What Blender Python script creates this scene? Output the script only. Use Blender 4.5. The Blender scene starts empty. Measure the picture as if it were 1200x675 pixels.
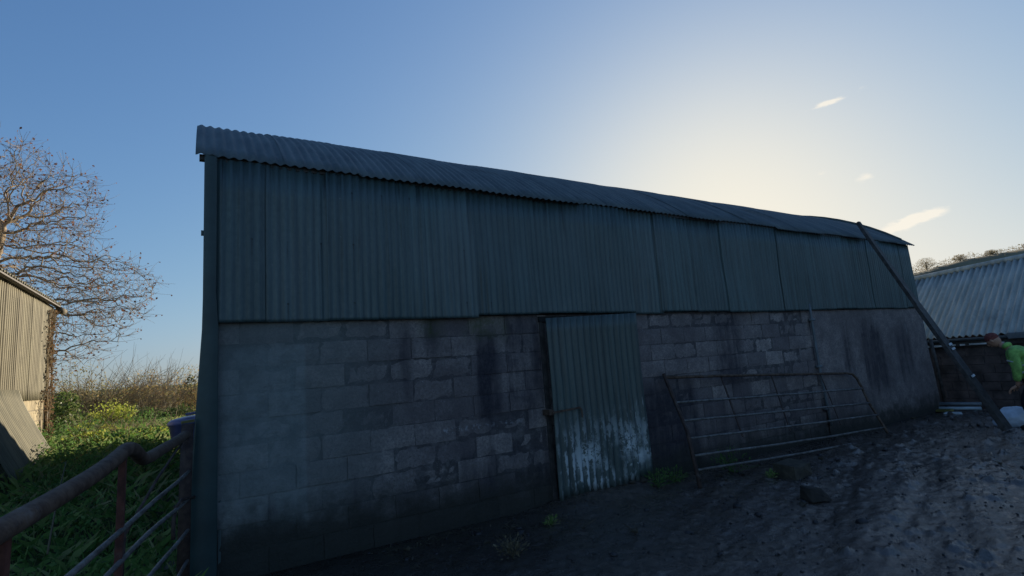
import bpy, bmesh, math, random
import numpy as np
from mathutils import Vector, Matrix, Quaternion
from mathutils.kdtree import KDTree

random.seed(7)
rng = np.random.default_rng(7)
SC = bpy.context.scene
COL = SC.collection
R = math.radians

# ------------------------------------------------------------------ camera
cam_d = bpy.data.cameras.new('camera')
cam = bpy.data.objects.new('camera', cam_d)
COL.objects.link(cam)
SC.camera = cam
PITCH, ROLL, YAW = 0.1462, -0.0745, 0.5402
fw = Vector((math.sin(YAW)*math.cos(PITCH), math.cos(YAW)*math.cos(PITCH), math.sin(PITCH)))
r0 = Vector((math.cos(YAW), -math.sin(YAW), 0)); u0 = r0.cross(fw)
rt = r0*math.cos(ROLL)+u0*math.sin(ROLL); up = -r0*math.sin(ROLL)+u0*math.cos(ROLL)
cam.matrix_world = Matrix(((rt.x, up.x, -fw.x, -0.0749), (rt.y, up.y, -fw.y, -5.2546), (rt.z, up.z, -fw.z, 1.6), (0, 0, 0, 1)))
cam_d.sensor_width = 36; cam_d.lens = 36*616.6/1200
cam_d.clip_start = 0.05; cam_d.clip_end = 5000

# ------------------------------------------------------------------ sky, sun, exposure
SUN_EL, SUN_AZ = R(13.3), R(54.0)          # azimuth from +Y towards +X
w = bpy.data.worlds.new('World'); SC.world = w; w.use_nodes = True
nt = w.node_tree; N = nt.nodes; Lk = nt.links
N.clear()
sky = N.new('ShaderNodeTexSky'); sky.sky_type = 'NISHITA'; sky.sun_disc = False
sky.sun_elevation = SUN_EL; sky.sun_rotation = SUN_AZ
sky.altitude = 0; sky.air_density = 1.0; sky.dust_density = 1.0; sky.ozone_density = 3.4
bg = N.new('ShaderNodeBackground'); bg.inputs['Strength'].default_value = 0.1
out = N.new('ShaderNodeOutputWorld')
tc = N.new('ShaderNodeTexCoord')
# a few small wisps of cloud, placed by direction in the sky
nz = N.new('ShaderNodeTexNoise'); nz.inputs['Scale'].default_value = 30; nz.inputs['Detail'].default_value = 7; nz.inputs['Roughness'].default_value = .62
mp = N.new('ShaderNodeMapping'); mp.inputs['Scale'].default_value = (1, 1, 3.0)
Lk.new(tc.outputs['Generated'], mp.inputs['Vector']); Lk.new(mp.outputs[0], nz.inputs['Vector'])
total = None
def wm(op, a, b=None, c=None):
    n = N.new('ShaderNodeMath'); n.operation = op
    for i, v in enumerate((a, b, c)):
        if v is None: continue
        if isinstance(v, (int, float)): n.inputs[i].default_value = v
        else: Lk.new(v, n.inputs[i])
    return n.outputs[0]
sx = N.new('ShaderNodeSeparateXYZ'); Lk.new(tc.outputs['Generated'], sx.inputs[0])
for (dx, dy, dz), rh, rv, am, tilt in (((.839, .402, .368), .034, .0065, 1.25, .05), ((.921, .351, .171), .055, .014, 1.35, .22),
                                 ((.857, .438, .269), .010, .008, .6, 0), ((.887, .389, .248), .016, .010, .6, .1), ((.855, .36, .374), .012, .005, .5, 0)):
    d = Vector((dx, dy, dz)).normalized(); az = Vector((dy, -dx, 0)).normalized(); vv = az.cross(d)
    def dot(v):
        n = N.new('ShaderNodeVectorMath'); n.operation = 'DOT_PRODUCT'; Lk.new(tc.outputs['Generated'], n.inputs[0]); n.inputs[1].default_value = v; return n.outputs['Value']
    a_ = dot(az); v_ = wm('SUBTRACT', dot(vv), wm('MULTIPLY', a_, tilt))
    q = wm('ADD', wm('POWER', wm('ABSOLUTE', wm('DIVIDE', a_, rh)), 2.0), wm('POWER', wm('ABSOLUTE', wm('DIVIDE', v_, rv)), 2.0))
    m = wm('MULTIPLY', wm('MAXIMUM', wm('SUBTRACT', 1.0, q), 0.0), am)
    m = wm('MULTIPLY', m, wm('GREATER_THAN', dot(d), 0.5))
    total = m if total is None else wm('ADD', total, m)
cl = wm('MINIMUM', wm('MAXIMUM', wm('MULTIPLY', wm('SUBTRACT', wm('ADD', nz.outputs[0], wm('MULTIPLY', total, .24)), .57), wm('MULTIPLY', total, 4.5)), 0.0), .75)
mxc = N.new('ShaderNodeMix'); mxc.data_type = 'RGBA'
# the glare of the low sun is rolled off softly, channel by channel
K = .1866
ss = N.new('ShaderNodeSeparateColor'); cc = N.new('ShaderNodeCombineColor'); Lk.new(sky.outputs[0], ss.inputs[0])
for ch, (gain, cap, pw) in enumerate(((.80, 1.16, 1.1), (1.02, 1.02, 1.15), (1.15, .765, 2.1))):
    v = wm('MULTIPLY', ss.outputs[ch], gain*K)
    dn_ = wm('POWER', wm('ADD', wm('POWER', wm('DIVIDE', v, cap), pw), 1.0), 1/pw)
    Lk.new(wm('DIVIDE', wm('DIVIDE', v, dn_), K), cc.inputs[ch])
Lk.new(cl, mxc.inputs[0]); Lk.new(cc.outputs[0], mxc.inputs[6]); mxc.inputs[7].default_value = (5.4, 5.0, 4.3, 1)
Lk.new(mxc.outputs[2], bg.inputs['Color']); Lk.new(bg.outputs[0], out.inputs['Surface'])

sun_d = bpy.data.lights.new('sun', 'SUN'); sun_d.energy = 5.0; sun_d.angle = R(.53); sun_d.color = (1, .84, .62)
sun = bpy.data.objects.new('sun', sun_d); COL.objects.link(sun)
sdir = Vector((math.sin(SUN_AZ)*math.cos(SUN_EL), math.cos(SUN_AZ)*math.cos(SUN_EL), math.sin(SUN_EL)))
sun.rotation_euler = sdir.to_track_quat('Z', 'Y').to_euler()
sun.location = (20, 20, 20)
SC.view_settings.view_transform = 'Standard'; SC.view_settings.look = 'None'
SC.view_settings.exposure = 0.9; SC.view_settings.gamma = 1
SC.render.engine = 'CYCLES'

# ------------------------------------------------------------------ helpers
def tag(o, label=None, cat=None, group=None, kind=None):
    if label: o['label'] = label
    if cat: o['category'] = cat
    if group: o['group'] = group
    if kind: o['kind'] = kind
    return o
def empty(name, loc, label, cat, group=None):
    o = bpy.data.objects.new(name, None); COL.objects.link(o); o.location = loc
    o.empty_display_size = .2
    return tag(o, label, cat, group)
def link(name, me, mat, parent=None, smooth=False):
    o = bpy.data.objects.new(name, me); COL.objects.link(o)
    for m in (mat if isinstance(mat, (list, tuple)) else [mat]): me.materials.append(m)
    if parent:
        o.parent = parent
        p = parent; off = Vector((0, 0, 0))
        while p: off += p.location; p = p.parent
        o.location = -off          # meshes are written in world metres
    if smooth:
        me.polygons.foreach_set('use_smooth', [True]*len(me.polygons))
    return o
def rebase(o):                      # put a mesh's origin at its own middle bottom
    me = o.data; n = len(me.vertices); co = np.empty(n*3); me.vertices.foreach_get('co', co); co = co.reshape(-1, 3)
    c = np.array([(co[:, 0].min()+co[:, 0].max())/2, (co[:, 1].min()+co[:, 1].max())/2, co[:, 2].min()])
    me.vertices.foreach_set('co', (co-c).ravel()); o.location = o.location+Vector(c); me.update()
    return o
class MB:
    def __init__(s): s.v = []; s.f = []
    def add(s, vs, fs):
        k = len(s.v); s.v += [tuple(v) for v in vs]; s.f += [tuple(i+k for i in f) for f in fs]; return s
    def box(s, a, b, M=None):
        x0, y0, z0 = a; x1, y1, z1 = b
        vs = [Vector(v) for v in ((x0, y0, z0), (x1, y0, z0), (x1, y1, z0), (x0, y1, z0), (x0, y0, z1), (x1, y0, z1), (x1, y1, z1), (x0, y1, z1))]
        if M: vs = [M @ v for v in vs]
        return s.add(vs, [(0, 3, 2, 1), (4, 5, 6, 7), (0, 1, 5, 4), (1, 2, 6, 5), (2, 3, 7, 6), (3, 0, 4, 7)])
    def tube(s, pts, rad, n=8, cap=True):
        pts = [Vector(p) for p in pts]; rr = rad if isinstance(rad, (list, tuple)) else [rad]*len(pts)
        k = len(s.v); prev = None
        for i, p in enumerate(pts):
            t = (pts[min(i+1, len(pts)-1)]-pts[max(i-1, 0)]).normalized()
            if prev is None:
                a = Vector((0, 0, 1)) if abs(t.z) < .9 else Vector((1, 0, 0)); x = t.cross(a).normalized()
            else: x = (prev-t*prev.dot(t)).normalized()
            prev = x; y = t.cross(x)
            for j in range(n):
                a = 2*math.pi*j/n; s.v.append(tuple(p+(x*math.cos(a)+y*math.sin(a))*rr[i]))
        for i in range(len(pts)-1):
            for j in range(n):
                s.f.append((k+i*n+j, k+i*n+(j+1) % n, k+(i+1)*n+(j+1) % n, k+(i+1)*n+j))
        if cap:
            s.f.append(tuple(k+j for j in range(n))[::-1]); s.f.append(tuple(k+(len(pts)-1)*n+j for j in range(n)))
        return s
    def beam(s, a, b, wid, th, nrm=(0, 1, 0)):
        a, b = Vector(a), Vector(b); t = (b-a).normalized(); nn = Vector(nrm); x = t.cross(nn).normalized(); y = x.cross(t).normalized()
        vs = []
        for p in (a, b):
            for i, j in ((-1, -1), (1, -1), (1, 1), (-1, 1)): vs.append(p+x*wid/2*i+y*th/2*j)
        return s.add(vs, [(0, 1, 2, 3), (7, 6, 5, 4), (0, 4, 5, 1), (1, 5, 6, 2), (2, 6, 7, 3), (3, 7, 4, 0)])
    def build(s, name, mat, parent=None, smooth=False, bevel=0):
        me = bpy.data.meshes.new(name); me.from_pydata(s.v, [], s.f); me.update()
        if not me.validate(): pass
        o = link(name, me, mat, parent, smooth)
        if bevel:
            m = o.modifiers.new('bevel', 'BEVEL'); m.width = bevel; m.segments = 2; m.limit_method = 'ANGLE'
        return o
def np_mesh(name, V, F, mat, parent=None, smooth=False, mi=None):
    me = bpy.data.meshes.new(name); V = np.asarray(V, dtype=np.float32); F = np.asarray(F, dtype=np.int32)
    k = F.shape[1]
    me.vertices.add(len(V)); me.vertices.foreach_set('co', V.ravel())
    me.loops.add(F.size); me.loops.foreach_set('vertex_index', F.ravel())
    me.polygons.add(len(F)); me.polygons.foreach_set('loop_start', np.arange(0, F.size, k, dtype=np.int32))
    me.update(calc_edges=True)
    if mi is not None: me.polygons.foreach_set('material_index', np.asarray(mi, dtype=np.int32))
    return link(name, me, mat, parent, smooth)
def grid_faces(nu, nv):
    i = np.arange(nu-1)[:, None]*nv+np.arange(nv-1)[None, :]
    i = i.ravel(); return np.stack([i, i+nv, i+nv+1, i+1], 1)
def sstep(a, b, x):
    t = np.clip((np.asarray(x, float)-a)/(b-a), 0, 1); return t*t*(3-2*t)
_perm = rng.random((256, 256))
def vnoise(x, y):
    xi = np.floor(x).astype(int); yi = np.floor(y).astype(int); fx = x-xi; fy = y-yi
    fx = fx*fx*(3-2*fx); fy = fy*fy*(3-2*fy)
    g = lambda a, b: _perm[a % 256, b % 256]
    return (g(xi, yi)*(1-fx)+g(xi+1, yi)*fx)*(1-fy)+(g(xi, yi+1)*(1-fx)+g(xi+1, yi+1)*fx)*fy
def fbm(x, y, o=4, g=.5):
    s = 0; a = 1; t = 0
    for i in range(o):
        s = s+a*vnoise(x*2**i+17.3*i, y*2**i+5.1*i); t += a; a *= g
    return s/t

# ------------------------------------------------------------------ materials
class NT:
    def __init__(s, name):
        s.m = bpy.data.materials.new(name); s.m.use_nodes = True; s.t = s.m.node_tree; s.N = s.t.nodes; s.L = s.t.links
        s.b = s.N['Principled BSDF']; s.geo = None; s.tc = s.N.new('ShaderNodeTexCoord'); s.xyz = None
    def set(s, k, v):
        if isinstance(v, bpy.types.NodeSocket): s.L.new(v, s.b.inputs[k])
        elif isinstance(v, (tuple, list)): s.b.inputs[k].default_value = (*v, 1) if len(v) == 3 else v
        else: s.b.inputs[k].default_value = v
    def pos(s):
        if not s.geo: s.geo = s.N.new('ShaderNodeNewGeometry')
        return s.geo.outputs['Position']
    def sep(s):
        if not s.xyz:
            s.xyz = s.N.new('ShaderNodeSeparateXYZ'); s.L.new(s.pos(), s.xyz.inputs[0])
        return s.xyz.outputs
    def noise(s, scale, detail=4, rough=.55, vec=None, sc3=None, dist=0):
        n = s.N.new('ShaderNodeTexNoise'); n.inputs['Scale'].default_value = scale; n.inputs['Detail'].default_value = detail
        n.inputs['Roughness'].default_value = rough; n.inputs['Distortion'].default_value = dist
        v = vec or s.pos()
        if sc3:
            m = s.N.new('ShaderNodeMapping'); m.inputs['Scale'].default_value = sc3; s.L.new(v, m.inputs[0]); v = m.outputs[0]
        s.L.new(v, n.inputs['Vector']); return n.outputs[0]
    def math(s, op, a, b=None, c=None, clamp=False):
        n = s.N.new('ShaderNodeMath'); n.operation = op; n.use_clamp = clamp
        for i, v in enumerate((a, b, c)):
            if v is None: continue
            if isinstance(v, (int, float)): n.inputs[i].default_value = v
            else: s.L.new(v, n.inputs[i])
        return n.outputs[0]
    def ramp(s, f, a, b, lo=0, hi=1):
        n = s.N.new('ShaderNodeMapRange'); n.interpolation_type = 'SMOOTHSTEP'
        for i, v in enumerate((f, a, b, lo, hi)):
            if isinstance(v, (int, float)): n.inputs[i].default_value = v
            else: s.L.new(v, n.inputs[i])
        return n.outputs[0]
    def mix(s, f, a, b, mode='MIX'):
        n = s.N.new('ShaderNodeMix'); n.data_type = 'RGBA'; n.blend_type = mode
        for i, v in ((0, f), (6, a), (7, b)):
            if isinstance(v, (int, float)): n.inputs[i].default_value = v
            elif isinstance(v, (tuple, list)): n.inputs[i].default_value = (*v, 1)
            else: s.L.new(v, n.inputs[i])
        return n.outputs[2]
    def bump(s, h, strength=.5, dist=.01, chain=None):
        n = s.N.new('ShaderNodeBump'); n.inputs['Strength'].default_value = strength; n.inputs['Distance'].default_value = dist
        s.L.new(h, n.inputs['Height'])
        if chain: s.L.new(chain, n.inputs['Normal'])
        s.L.new(n.outputs[0], s.b.inputs['Normal']); return n.outputs[0]
    def island(s):
        s.pos(); return s.geo.outputs['Random Per Island']
    def boxmask(s, x, z, x0, x1, z0, z1, sf=.06, sz=None):
        sz = sz or sf
        a = s.math('MULTIPLY', s.ramp(x, x0-sf, x0+sf), s.ramp(x, x1+sf, x1-sf))
        b = s.math('MULTIPLY', s.ramp(z, z0-sz, z0+sz), s.ramp(z, z1+sz, z1-sz))
        return s.math('MULTIPLY', a, b)

def m_simple(name, col, rough=.7, metal=0, var=.35, nscale=8, bump=0, bscale=60, spec=.5):
    t = NT(name); n = t.noise(nscale, 5, .6)
    t.set('Base Color', t.mix(t.ramp(n, .3, .7), tuple(c*(1-var) for c in col), tuple(min(1, c*(1+var)) for c in col)))
    t.set('Roughness', rough); t.set('Metallic', metal); t.set('Specular IOR Level', spec)
    if bump: t.bump(t.noise(bscale, 4), bump, .004)
    return t.m
def m_leaf(name, cols, rough=.7, trans=.42):
    t = NT(name); c = None
    rnd = t.island()
    cr = t.N.new('ShaderNodeValToRGB'); cr.color_ramp.interpolation = 'LINEAR'
    while len(cr.color_ramp.elements) < len(cols): cr.color_ramp.elements.new(.5)
    for i, cc in enumerate(cols):
        cr.color_ramp.elements[i].position = i/(len(cols)-1); cr.color_ramp.elements[i].color = (*cc, 1)
    t.L.new(rnd, cr.inputs[0])
    t.set('Base Color', cr.outputs[0]); t.set('Roughness', rough); t.set('Specular IOR Level', .2)
    tr = t.N.new('ShaderNodeBsdfTranslucent'); t.L.new(cr.outputs[0], tr.inputs[0])
    ms = t.N.new('ShaderNodeMixShader'); ms.inputs[0].default_value = trans
    t.L.new(t.b.outputs[0], ms.inputs[1]); t.L.new(tr.outputs[0], ms.inputs[2])
    t.L.new(ms.outputs[0], t.N['Material Output'].inputs['Surface'])
    return t.m

# painted green corrugated steel
def m_green(name, base=(.070, .110, .114), worn=False, rough=.42):
    t = NT(name); S = t.sep()
    streak = t.noise(1, 6, .7, sc3=(13, 13, .35)); big = t.noise(.9, 3, .5); fine = t.noise(30, 4, .6)
    c = t.mix(t.ramp(streak, .32, .68), tuple(x*.50 for x in base), tuple(x*1.35 for x in base))
    c = t.mix(t.ramp(big, .35, .7, 0, .5), c, (base[0]*1.5, base[1]*1.15, base[2]*1.15))
    oi = t.N.new('ShaderNodeObjectInfo'); rn = oi.outputs['Random']; c = t.mix(t.math('MULTIPLY', rn, .55), c, (base[0]*.55, base[1]*.62, base[2]*.65))
    dirt = t.math('MULTIPLY', t.ramp(t.noise(1, 4, .6, sc3=(22, 22, .4)), .56, .70), t.ramp(t.noise(1.4, 3, .6), .38, .58))
    c = t.mix(t.math('MULTIPLY', dirt, .75), c, (.012, .014, .014))
    # pinholes where the paint has gone
    sp = t.ramp(t.noise(24, 2, .5), .755, .79); c = t.mix(t.math('MULTIPLY', sp, .5), c, (.16, .18, .19))
    if not worn:
        # rows of roofing nails and the stains under them
        xm = t.math('ABSOLUTE', t.math('SUBTRACT', t.math('MODULO', t.math('ADD', S[0], 5.0), .304), .152)); nail = None
        for zr in (2.32, 2.92, 3.46):
            zz = t.math('ADD', t.math('SUBTRACT', S[2], zr), t.math('MULTIPLY', t.math('SUBTRACT', t.noise(.8, 2), .5), .12))
            a_ = t.math('MULTIPLY', t.ramp(xm, .013, .007), t.ramp(t.math('ABSOLUTE', zz), .013, .007))
            run = t.math('MULTIPLY', t.math('MULTIPLY', t.ramp(xm, .012, .003), t.ramp(zz, .0, -.02)), t.math('MULTIPLY', t.ramp(zz, -.26, -.02), .6))
            m_ = t.math('MAXIMUM', a_, run); nail = m_ if nail is None else t.math('MAXIMUM', nail, m_)
        c = t.mix(t.math('MULTIPLY', nail, t.ramp(t.noise(2.1, 3), .42, .60)), c, (.012, .013, .013))
    if worn:
        n1 = t.noise(9, 6, .7, sc3=(1, 1, .55)); n2 = t.noise(2.2, 4, .6)
        zf = t.ramp(S[2], 1.15, .25)
        ridge = t.math('MULTIPLY', t.ramp(S[1], -.115, -.135), 1.0)
        m = t.math('MULTIPLY', t.ramp(t.math('ADD', n1, t.math('MULTIPLY', ridge, .10)),   .55, .61), t.math('MULTIPLY', zf, t.ramp(n2, .35, .62)))
        patch = t.math('ADD', t.boxmask(S[0], S[2], 3.72, 4.06, .36, .62, .12), t.boxmask(S[0], S[2], 4.40, 4.64, .40, .72, .12))
        patch = t.math('MULTIPLY', patch, t.ramp(t.noise(16, 6, .75), .46, .53))
        m = t.math('MAXIMUM', m, t.math('MULTIPLY', patch, 1.0), clamp=True)
        # scattered vertical scuffs along the ridges
        sc = t.math('MULTIPLY', t.ramp(t.noise(1, 3, .6, sc3=(34, 34, 4.5)), .64, .72), t.ramp(S[2], 1.5, .5))
        m = t.math('MAXIMUM', m, t.math('MULTIPLY', sc, .8))
        c = t.mix(t.math('MULTIPLY', m, .8), c, (.62, .66, .68))
        c = t.mix(t.math('MULTIPLY', t.ramp(S[2], .22, .02), t.ramp(n1, .3, .6)), c, (.018, .020, .016))
    t.set('Base Color', c); t.set('Roughness', t.ramp(fine, .2, .8, rough-.10, rough+.12)); t.set('Specular IOR Level', .6)
    t.bump(fine, .12, .004)
    return t.m
M_green = m_green('green_painted_steel')
M_door = m_green('worn_green_door_paint', (.060, .088, .084), True, .45)
M_flash = m_simple('green_flashing_paint', (.030, .055, .056), .4, 0, .25, 3, .1, 30)

def m_roof():
    t = NT('weathered_roof_sheet'); n = t.noise(1, 5, .6, sc3=(6, 1.5, 1.5)); f = t.noise(25, 5, .65); b = t.noise(1.1, 4, .6)
    c = t.mix(t.ramp(n, .3, .7), (.060, .080, .092), (.115, .14, .15)); c = t.mix(t.ramp(f, .56, .72, 0, .6), c, (.16, .17, .165)); c = t.mix(t.ramp(b, .55, .7, 0, .6), c, (.03, .042, .04))
    t.set('Base Color', c); t.set('Roughness', .62); t.set('Specular IOR Level', .4); t.bump(f, .2, .005); return t.m
M_roof = m_roof()

def m_block(mortar=False):
    t = NT('stained_mortar' if mortar else 'stained_concrete_block'); S = t.sep(); x, z = S[0], S[2]
    d1 = t.math('MULTIPLY', t.math('SUBTRACT', t.noise(3.1, 5, .65), .5), .28); d2 = t.math('MULTIPLY', t.math('SUBTRACT', t.noise(4.3, 5, .6), .5), .30)
    xd = t.math('ADD', x, d1); zd = t.math('ADD', z, d2)
    isl = t.island(); f = t.noise(34, 7, .8); md = t.noise(5.5, 5, .65); big = t.noise(1.1, 4, .6)
    c = t.mix(isl, (.20, .165, .165), (.46, .38, .35))
    if mortar: c = t.mix(t.ramp(t.noise(9, 4, .6), .45, .62), (.07, .062, .062), (.20, .175, .17))
    c = t.mix(t.ramp(f, .38, .60), t.mix(.62, c, (.065, .058, .062)), c); c = t.mix(t.math('MULTIPLY', t.ramp(t.noise(85, 3, .6), .60, .70), .4), c, (.50, .48, .48)); c = t.mix(t.math('MULTIPLY', t.ramp(t.noise(60, 3, .6), .62, .70), .7), c, (.03, .028, .03))
    c = t.mix(t.ramp(md, .35, .62, .45, 0), c, (.085, .068, .072))
    c = t.mix(t.ramp(big, .38, .6, .45, 0), c, (.09, .068, .072))
    # mossy green cast at the left end, purplish algae elsewhere
    c = t.mix(t.math('MULTIPLY', t.ramp(xd, 2.0, .7), .5), c, (.17, .20, .19))
    # cement patch at the left end
    pm = t.math('MULTIPLY', t.math('MULTIPLY', t.ramp(x, .0, .03), t.ramp(t.math('ADD', x, t.math('MULTIPLY', d1, .15)), .79, .75)), t.math('MULTIPLY', t.ramp(z, .30, .42), t.ramp(t.math('ADD', z, t.math('MULTIPLY', d2, .3)), 2.0, 1.86)))
    c = t.mix(t.math('MULTIPLY', pm, .50), c, t.mix(t.ramp(md, .35, .6), (.17, .20, .20), (.26, .29, .29)))
    # stains running down from the cladding
    dk = None
    vs = t.noise(1, 5, .65, sc3=(7, 7, 1.1)); xs_ = t.math('ADD', x, t.math('MULTIPLY', t.math('SUBTRACT', vs, .5), .22))
    for a, b, lo, hi, amt in ((1.66, 1.80, 1.35, 2.25, .8), (1.96, 2.12, 1.70, 2.3, .85), (2.50, 2.86, .95, 1.98, .92), (2.9, 3.5, .9, 2.3, .62), (2.2, 3.5, -.3, .80, .55),
                         (3.2, 3.5, 1.2, 2.3, .6), (4.9, 6.0, -.3, 1.25, .82), (5.15, 5.4, 1.0, 1.5, .5), (6.5, 7.15, .9, 2.3, .62), (7.55, 7.7, 1.2, 2.0, .4), (9.9, 10.25, .8, 1.95, .6),
                         (10.6, 11.4, .6, 1.9, .7), (11.9, 12.5, .7, 1.8, .6), (6.0, 10.8, -.3, .75, .45), (.4, 2.2, -.3, .62, .35)):
        m = t.math('MULTIPLY', t.boxmask(xs_, zd, a, b, lo, hi, .14, .30), amt)
        dk = m if dk is None else t.math('MAXIMUM', dk, m)
    dk = t.ramp(t.math('ADD', t.math('ADD', dk, t.math('MULTIPLY', t.math('SUBTRACT', vs, .5), 1.3)), t.math('MULTIPLY', t.math('SUBTRACT', md, .5), 1.3)), .10, 1.05)
    cs = t.math('MULTIPLY', t.math('MULTIPLY', t.boxmask(x, z, 2.05, 3.1, .955, 1.0, .05, .014), t.ramp(t.noise(22, 3), .50, .60)), .45); c = t.mix(cs, c, (.48, .47, .5))
    c = t.mix(t.math('MULTIPLY', dk, t.ramp(f, .2, .6, .72, 1)), c, (.026, .021, .031))
    # green moss under the drip edge
    ms = t.math('MAXIMUM', t.boxmask(xd, zd, 2.45, 2.95, 1.93, 2.2, .1), t.boxmask(xd, zd, 1.9, 2.15, 1.95, 2.25, .08))
    c = t.mix(t.math('MULTIPLY', ms, t.ramp(md, .4, .6, .2, .75)), c, (.075, .085, .035))
    # blackish band along the foot of the wall, taller at the left
    hz = t.math('ADD', t.ramp(x, .0, 6.0, .46, .24), 0.0)
    wb = t.ramp(t.math('ADD', zd, t.math('MULTIPLY', t.math('SUBTRACT', md, .5), .5)), t.math('ADD', hz, .24), t.math('SUBTRACT', hz, .20))
    c = t.mix(t.math('MULTIPLY', wb, .90), c, (.022, .021, .015))
    # flecks of old lime
    fl = t.math('MULTIPLY', t.ramp(t.noise(30, 3, .6), .70, .76), t.ramp(t.noise(1.9, 3, .5), .50, .66)); fl = t.math('MULTIPLY', fl, t.ramp(z, .2, .7))
    c = t.mix(t.math('MULTIPLY', fl, .85), c, (.52, .51, .54))
    ef = t.math('MULTIPLY', t.ramp(t.noise(1, 5, .7, sc3=(6, 6, 1.6)), .60, .74), t.boxmask(xd, zd, 9.2, 13, .9, 2.3, .2)); c = t.mix(t.math('MULTIPLY', ef, .45), c, (.33, .33, .34))
    t.set('Base Color', c); t.set('Roughness', t.ramp(f, .3, .7, .62, .92)); t.set('Specular IOR Level', .45)
    b1 = t.bump(md, .35, .010); t.bump(f, 1.0, .012, b1)
    return t.m
M_block = m_block()
M_blockmortar = m_block(True)
M_mortar = m_simple('old_mortar', (.075, .070, .078), .9, 0, .7, 7, .8, 60)
M_black = m_simple('gap_shade_black', (.01, .01, .01), .9)

def m_ground():
    t = NT('wet_mud_and_grass'); S = t.sep(); x, y, z = S
    n1 = t.noise(1.2, 5, .6); n2 = t.noise(14, 6, .7); n3 = t.noise(48, 6, .75); n4 = t.noise(4.2, 5, .65)
    mud = t.mix(t.ramp(n2, .32, .66), (.028, .020, .015), (.135, .095, .072)); mud = t.mix(t.ramp(n1, .4, .65), mud, t.mix(t.ramp(n3, .35, .65), (.030, .023, .020), (.145, .112, .098)))
    grit = t.ramp(n3, .62, .72); mud = t.mix(t.math('MULTIPLY', grit, .7), mud, (.26, .22, .20))
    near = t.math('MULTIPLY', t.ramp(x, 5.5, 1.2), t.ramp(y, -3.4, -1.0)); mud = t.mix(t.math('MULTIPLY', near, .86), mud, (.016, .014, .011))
    soil = t.mix(t.ramp(n4, .35, .65), (.020, .028, .012), (.060, .080, .025))
    far = t.ramp(y, 12, 24); fld = t.mix(t.ramp(n1, .35, .65), (.085, .10, .03), (.12, .13, .045)); soil = t.mix(far, soil, fld)
    left = t.ramp(t.math('ADD', x, t.math('MULTIPLY', n4, .5)), .15, -.3)
    big = t.math('MAXIMUM', left, t.ramp(y, 8, 10)); big = t.math('MAXIMUM', big, t.ramp(x, 24, 26))
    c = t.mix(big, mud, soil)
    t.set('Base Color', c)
    # wet film and shallow puddles, drawn out along the wheel ruts
    mpn = t.N.new('ShaderNodeMapping'); mpn.inputs['Rotation'].default_value = (0, 0, R(-21)); mpn.inputs['Scale'].default_value = (.8, 3.2, 1); t.L.new(t.pos(), mpn.inputs[0])
    wn = t.N.new('ShaderNodeTexNoise'); wn.inputs['Scale'].default_value = 1.1; wn.inputs['Detail'].default_value = 6; wn.inputs['Roughness'].default_value = .65; t.L.new(mpn.outputs[0], wn.inputs['Vector'])
    side = t.ramp(t.math('SUBTRACT', x, t.math('MULTIPLY', y, 1.0)), 4.5, 9.5, 0, .20)
    film = t.ramp(t.math('ADD', t.math('ADD', wn.outputs[0], side), t.math('MULTIPLY', t.math('SUBTRACT', n2, .5), .45)), .54, .68)
    film = t.math('MULTIPLY', film, t.math('SUBTRACT', 1.0, big))
    t.set('Base Color', t.mix(t.math('MULTIPLY', film, .45), c, (.07, .056, .052)))
    ro = t.ramp(t.math('ADD', n4, t.math('MULTIPLY', n3, .3)), .45, .75, .12, .36)
    ro = t.math('ADD', t.math('MULTIPLY', ro, t.math('SUBTRACT', 1.0, film)), t.math('MULTIPLY', film, .13))
    t.set('Roughness', t.math('MAXIMUM', ro, t.math('MULTIPLY', big, .9))); t.set('Specular IOR Level', t.math('SUBTRACT', .9, t.math('MULTIPLY', big, .7)))
    dry = t.math('SUBTRACT', 1.0, t.math('MULTIPLY', film, .35))
    b = t.bump(t.math('MULTIPLY', n2, dry), .6, .02); t.bump(t.math('MULTIPLY', n3, dry), .8, .012, b)
    return t.m
M_ground = m_ground()
def m_rust(name, a=(.055, .028, .018), b=(.13, .085, .06), rough=.75, worn=(.25, .24, .24), amt=.3):
    t = NT(name); n = t.noise(14, 6, .7); f = t.noise(70, 4, .6)
    c = t.mix(t.ramp(n, .35, .65), a, b); c = t.mix(t.math('MULTIPLY', t.ramp(t.noise(6, 5, .65), .55, .7), amt), c, worn)
    t.set('Base Color', c); t.set('Roughness', rough); t.set('Metallic', .15); t.bump(f, .5, .004); return t.m
M_rust = m_rust('rusty_steel'); M_rust2 = m_rust('dark_rusty_steel', (.03, .016, .014), (.075, .045, .035)); M_rail = m_rust('worn_galvanised_rail', (.07, .06, .055), (.17, .16, .155), .55, (.3, .3, .3), .5)
M_rustred = m_rust('red_rust', (.06, .018, .012), (.14, .045, .03), .8)
M_wood = m_simple('dark_wet_timber', (.055, .047, .045), .65, 0, .5, 12, .5, 40)
M_fence_wood = m_simple('weathered_wood', (.10, .085, .06), .85, 0, .4, 14, .5, 50)
M_bark = m_simple('sunlit_bark', (.28, .215, .14), .9, 0, .45, 6, .5, 40)
M_bark2 = m_simple('thicket_bark', (.24, .19, .12), .9, 0, .4, 6)
def m_agesheet(name, a, b):
    t = NT(name); n = t.noise(1, 5, .6, sc3=(1.5, 8, .6)); f = t.noise(22, 5, .6); g = t.noise(1.3, 4, .6)
    c = t.mix(t.ramp(n, .3, .7), a, b); c = t.mix(t.ramp(g, .55, .7, 0, .5), c, tuple(x*.5 for x in a)); c = t.mix(t.ramp(f, .6, .72, 0, .4), c, tuple(x*.35 for x in a))
    t.set('Base Color', c); t.set('Roughness', .75); t.bump(f, .2, .004); return t.m
M_barnside = m_agesheet('weathered_cream_sheet', (.16, .145, .10), (.29, .27, .19))
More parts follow.
